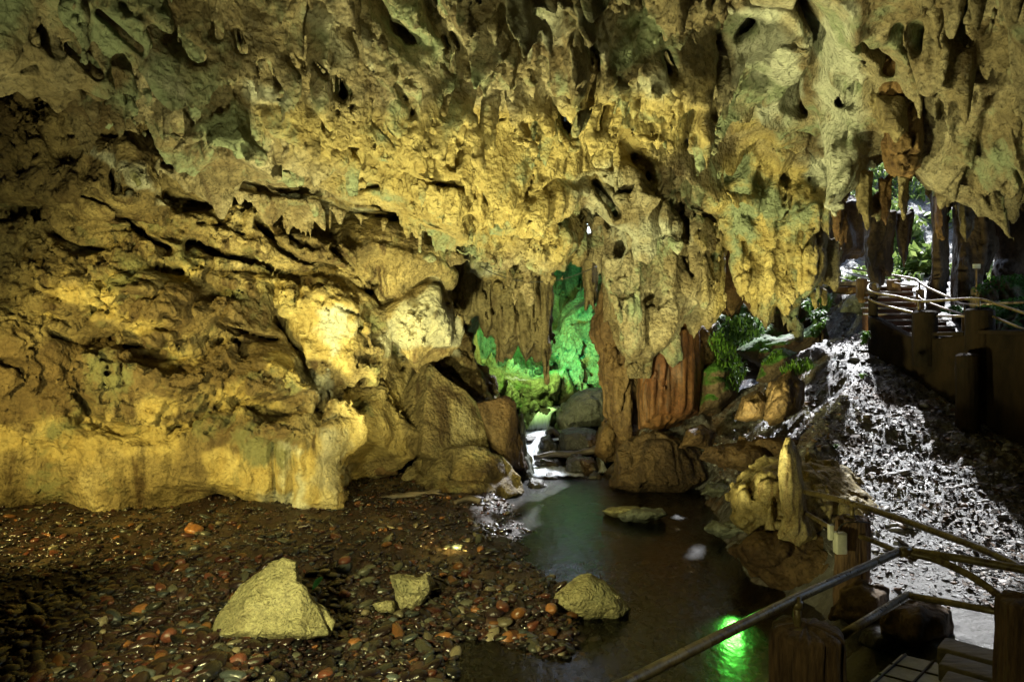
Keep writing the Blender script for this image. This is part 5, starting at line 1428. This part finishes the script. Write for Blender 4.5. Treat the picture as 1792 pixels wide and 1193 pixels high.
def stone_mass(name, P, rad, seed, mat, kind='stuff', V0=IV, T0=IT, pal=PAL, pw=PW, dk=0.72):
    rng = np.random.default_rng(seed)
    protos = [stone_shape(rng, V0) for _ in range(24)]
    VV = np.empty((len(P), len(V0), 3), np.float32); C = np.empty((len(P), 4), np.float32)
    for i in range(len(P)):
        a = rng.uniform(0, 2 * math.pi); s_ = rad[i] * np.array([rng.uniform(0.9, 1.7), rng.uniform(0.6, 1.0), rng.uniform(0.35, 0.7)])
        q = protos[rng.integers(24)] * s_
        tl = rng.normal(0, 0.25); q = np.stack([q[:, 0], q[:, 1], q[:, 2] + q[:, 0] * tl], 1)
        ca, sa = math.cos(a), math.sin(a)
        VV[i] = np.stack([q[:, 0] * ca - q[:, 1] * sa, q[:, 0] * sa + q[:, 1] * ca, q[:, 2]], 1) + P[i] + np.array([0, 0, rad[i] * 0.22])
        c = np.array(pal[rng.choice(len(pal), p=pw)][0]) * rng.uniform(0.45, 1.15)
        C[i, :3] = c * dk; C[i, 3] = 1
    Tq = (T0[None] + (np.arange(len(P)) * len(V0))[:, None, None]).reshape(-1, 3)
    o = mesh_obj(name, VV.reshape(-1, 3), Tq, mat)
    a = o.data.attributes.new('stone', 'FLOAT_COLOR', 'POINT'); a.data.foreach_set('color', np.repeat(C, len(V0), 0).ravel())
    return tag(o, kind=kind)


P = scatter(15000, (-60, 1010, 872, 1215), lambda x, y, z: z > -0.03, rng)
rad = np.clip(rng.lognormal(math.log(0.022), 0.6, len(P)), 0.008, 0.085) * np.interp(P[:, 1], [5.2, 8, 11], [1.3, 1.0, 0.9])
g1 = stone_mass('gravel', P, rad, 5, M['gravel'])
g1['label'] = 'dark wet gravel bank between the wall and the stream'
P = scatter(5200, (380, 1330, 985, 1215), lambda x, y, z: (z <= -0.03) & (x < 2.5), rng)
rad = np.clip(rng.lognormal(math.log(0.034), 0.4, len(P)), 0.012, 0.09)
g2 = stone_mass('stream_bed_stones', P, rad, 6, M['gravel'])
g2['label'] = 'dark flat stones on the bed of the shallow stream'
P = scatter(1500, (560, 900, 830, 885), lambda x, y, z: z > 0.0, rng)
rad = np.clip(rng.lognormal(math.log(0.024), 0.4, len(P)), 0.01, 0.06)
g3 = stone_mass('gravel', P, rad, 8, M['gravel'])
g3['label'] = 'loose brown gravel on the sand in front of the boulder heap'
# clods and chips on the slope
P = scatter_slope(22000, rng)
rad = np.clip(rng.lognormal(math.log(0.0135), 0.6, len(P)), 0.007, 0.09) * np.interp(P[:, 1], [6.4, 8.2], [0.5, 1.0])
SP = [((0.07, 0.055, 0.045),), ((0.17, 0.155, 0.145),), ((0.30, 0.295, 0.30),), ((0.42, 0.425, 0.44),), ((0.20, 0.12, 0.07),)]
m, t, b, N, L = new_mat('slope_stones')
at_ = N.new('ShaderNodeAttribute'); at_.attribute_name = 'stone'
v = tex_coord(t)
L.new(mix(t, 0.7, at_.outputs['Color'], ramp(t, noise(t, v, 24, 6, 0.7), [(0.3, 0.5), (0.65, 1.2)]), 'MULTIPLY'), b.inputs['Base Color'])
b.inputs['Roughness'].default_value = 0.5; b.inputs['Specular IOR Level'].default_value = 0.4
bump(t, b, noise(t, v, 60, 5), 0.006, 1.0)
M['slope_stones'] = m
P[:, 2] -= rad * 0.15
g4 = stone_mass('slope_rubble', P, rad, 9, M['slope_stones'], pal=SP, pw=np.array([.2, .28, .26, .16, .10]), dk=1.0)
g4['label'] = 'pale rubble, clods and leaf litter strewn over the slope'

# fallen leaves carpeting the slope
P = scatter_slope(12000, rng)
keep = fbm((P[:, 0] * 1.1).astype(np.float32), (P[:, 1] * 1.1).astype(np.float32), np.zeros(len(P), np.float32), 3, 6.0) > -0.15
P = P[keep]; n = len(P)
a = rng.uniform(0, 6.283, n); l = np.clip(rng.lognormal(math.log(0.032), 0.35, n), 0.015, 0.08)
d = np.stack([np.cos(a), np.sin(a), rng.normal(0, 0.35, n)], 1) * l[:, None]
e = np.stack([-np.sin(a), np.cos(a), rng.normal(0, 0.35, n)], 1) * (l * 0.45)[:, None]
c = P + np.array([0, 0, 0.022])
VL = np.stack([c - d, c + e + [0, 0, .008], c + d, c - e + [0, 0, .008]], 1).reshape(-1, 3)
o = mesh_obj('leaf_litter', VL, np.arange(4 * n).reshape(-1, 4), M['slope_stones'])
LP_ = np.array([(0.09, 0.05, 0.03), (0.05, 0.035, 0.025), (0.16, 0.10, 0.06), (0.26, 0.22, 0.18), (0.05, 0.035, 0.028)])
CL = np.ones((n, 4), np.float32); CL[:, :3] = LP_[rng.integers(0, 5, n)]
at_ = o.data.attributes.new('stone', 'FLOAT_COLOR', 'POINT'); at_.data.foreach_set('color', np.repeat(CL, 4, 0).ravel())
tag(o, 'brown fallen leaves scattered over the slope', kind='stuff')

# cobbles one can tell apart
COB = 'cobbles on the gravel bank'
protos = []
for i in range(10):
    V = stone_shape(rng, IV3, 0.55)
    V = V + 0.02 * fbm(V[:, 0] * 3, V[:, 1] * 3, V[:, 2] * 3, 3, i)[:, None]
    protos.append(mesh_obj('cobble', V.astype(np.float32), IT3, None))
WHERE = {'near': 'close to the bottom edge of the gravel bank', 'mid': 'on the gravel bank around the yellow stones', 'far': 'on the far part of the gravel bank'}


def cobble(x, y, z, r, ci, k, label, group, flat=0.6):
    src = protos[k % 10]
    o = src.copy(); o.data = src.data.copy() if False else src.data
    col.objects.link(o)
    o.name = 'cobble'
    o.location = (float(x), float(y), float(z))
    o.scale = (r * rng.uniform(0.95, 1.5), r * rng.uniform(0.75, 1.0), r * flat * rng.uniform(0.85, 1.2))
    o.rotation_euler = (rng.normal(0, 0.2), rng.normal(0, 0.2), rng.uniform(0, 6.28))
    return tag(o, label, 'cobble', group)


mats_by = {}
P = np.concatenate([scatter(95, (-10, 990, 1080, 1190), lambda x, y, z: z > -0.02, rng), scatter(190, (100, 1000, 985, 1090), lambda x, y, z: z > -0.02, rng), scatter(110, (80, 960, 905, 985), lambda x, y, z: z > -0.02, rng)])
bigs = [(893, 1122, 0.115, 5, 'bright orange angular cobble at the end of the gravel spit', 0.95), (880, 1060, 0.085, 3, 'flat rust red cobble in the middle of the gravel spit', 0.5),
        (965, 1064, 0.075, 5, 'ochre cobble touching the left side of the rounded boulder in the stream', 0.7), (957, 1132, 0.07, 4, 'slim grey green cobble right of the bright orange one', 0.7),
        (926, 1124, 0.065, 4, 'rounded grey green cobble next to the bright orange one', 0.8), (990, 1112, 0.1, 1, 'long brown cobble above the grey green pair', 0.4),
        (860, 1090, 0.10, 1, 'broad brown cobble behind the bright orange one', 0.55), (775, 1112, 0.06, 5, 'ochre cobble at the left end of the gravel spit', 0.6),
        (295, 1112, 0.075, 3, 'red brown block shaped cobble left of the big boulder', 0.9), (352, 1108, 0.08, 4, 'grey green cobble beside the foot of the big boulder', 0.9),
        (415, 1163, 0.085, 3, 'red brown pyramid shaped cobble near the bottom edge', 0.95), (150, 1168, 0.09, 4, 'large grey cobble near the bottom left', 0.6),
        (255, 1188, 0.11, 7, 'dark slate cobble cut by the bottom edge', 0.6), (340, 926, 0.13, 5, 'orange tan cobble below the smooth flowstone wall', 0.6),
        (605, 980, 0.075, 3, 'rust red cobble behind the knobbly yellow stone', 0.6), (640, 1072, 0.06, 6, 'tan cobble left of the flat yellow stone', 0.6),
        (840, 960, 0.06, 5, 'small orange cobble near the waterline of the pool', 0.6), (545, 1052, 0.07, 7, 'slate grey cobble touching the right side of the big boulder', 0.8)]
src_by_mat = {}
for k in range(10):
    for i, (c, _, nm) in enumerate(PAL):
        if (k + i) % 3 == 0 or True:
            pass
for i, nm in enumerate([p[2] for p in PAL]):
    src_by_mat[i] = []
    for k in range(3):
        me = protos[(i * 3 + k) % 10].data.copy(); me.materials.clear(); me.materials.append(pm[nm]); src_by_mat[i].append(me)
for x in bigs:
    p = on(x[0], x[1], 0.1)
    z = float(ground_z([p[0]], [p[1]])[0])
    p = on(x[0], x[1], z + x[2] * 0.3)
    o = cobble(p[0], p[1], p[2], x[2], x[3], rng.integers(10), x[4], None, x[5]); o.data = src_by_mat[x[3]][rng.integers(3)]
for p in P[:270]:
    ci = int(rng.choice(len(PAL), p=np.array([.25, .24, .12, .11, .13, .05, .04, .06])))
    zone = 'near' if p[1] < 7.2 else ('mid' if p[1] < 9.0 else 'far')
    o = cobble(p[0], p[1], p[2] + 0.012, float(np.clip(rng.lognormal(math.log(0.050), 0.32), 0.03, 0.10)), ci, int(rng.integers(10)),
               'small wet %s cobble lying %s' % (PAL[ci][2], WHERE[zone]), '%s %s' % (PAL[ci][2], COB))
    o.data = src_by_mat[ci][int(rng.integers(3))]
for o in protos:
    me = o.data; bpy.data.objects.remove(o)
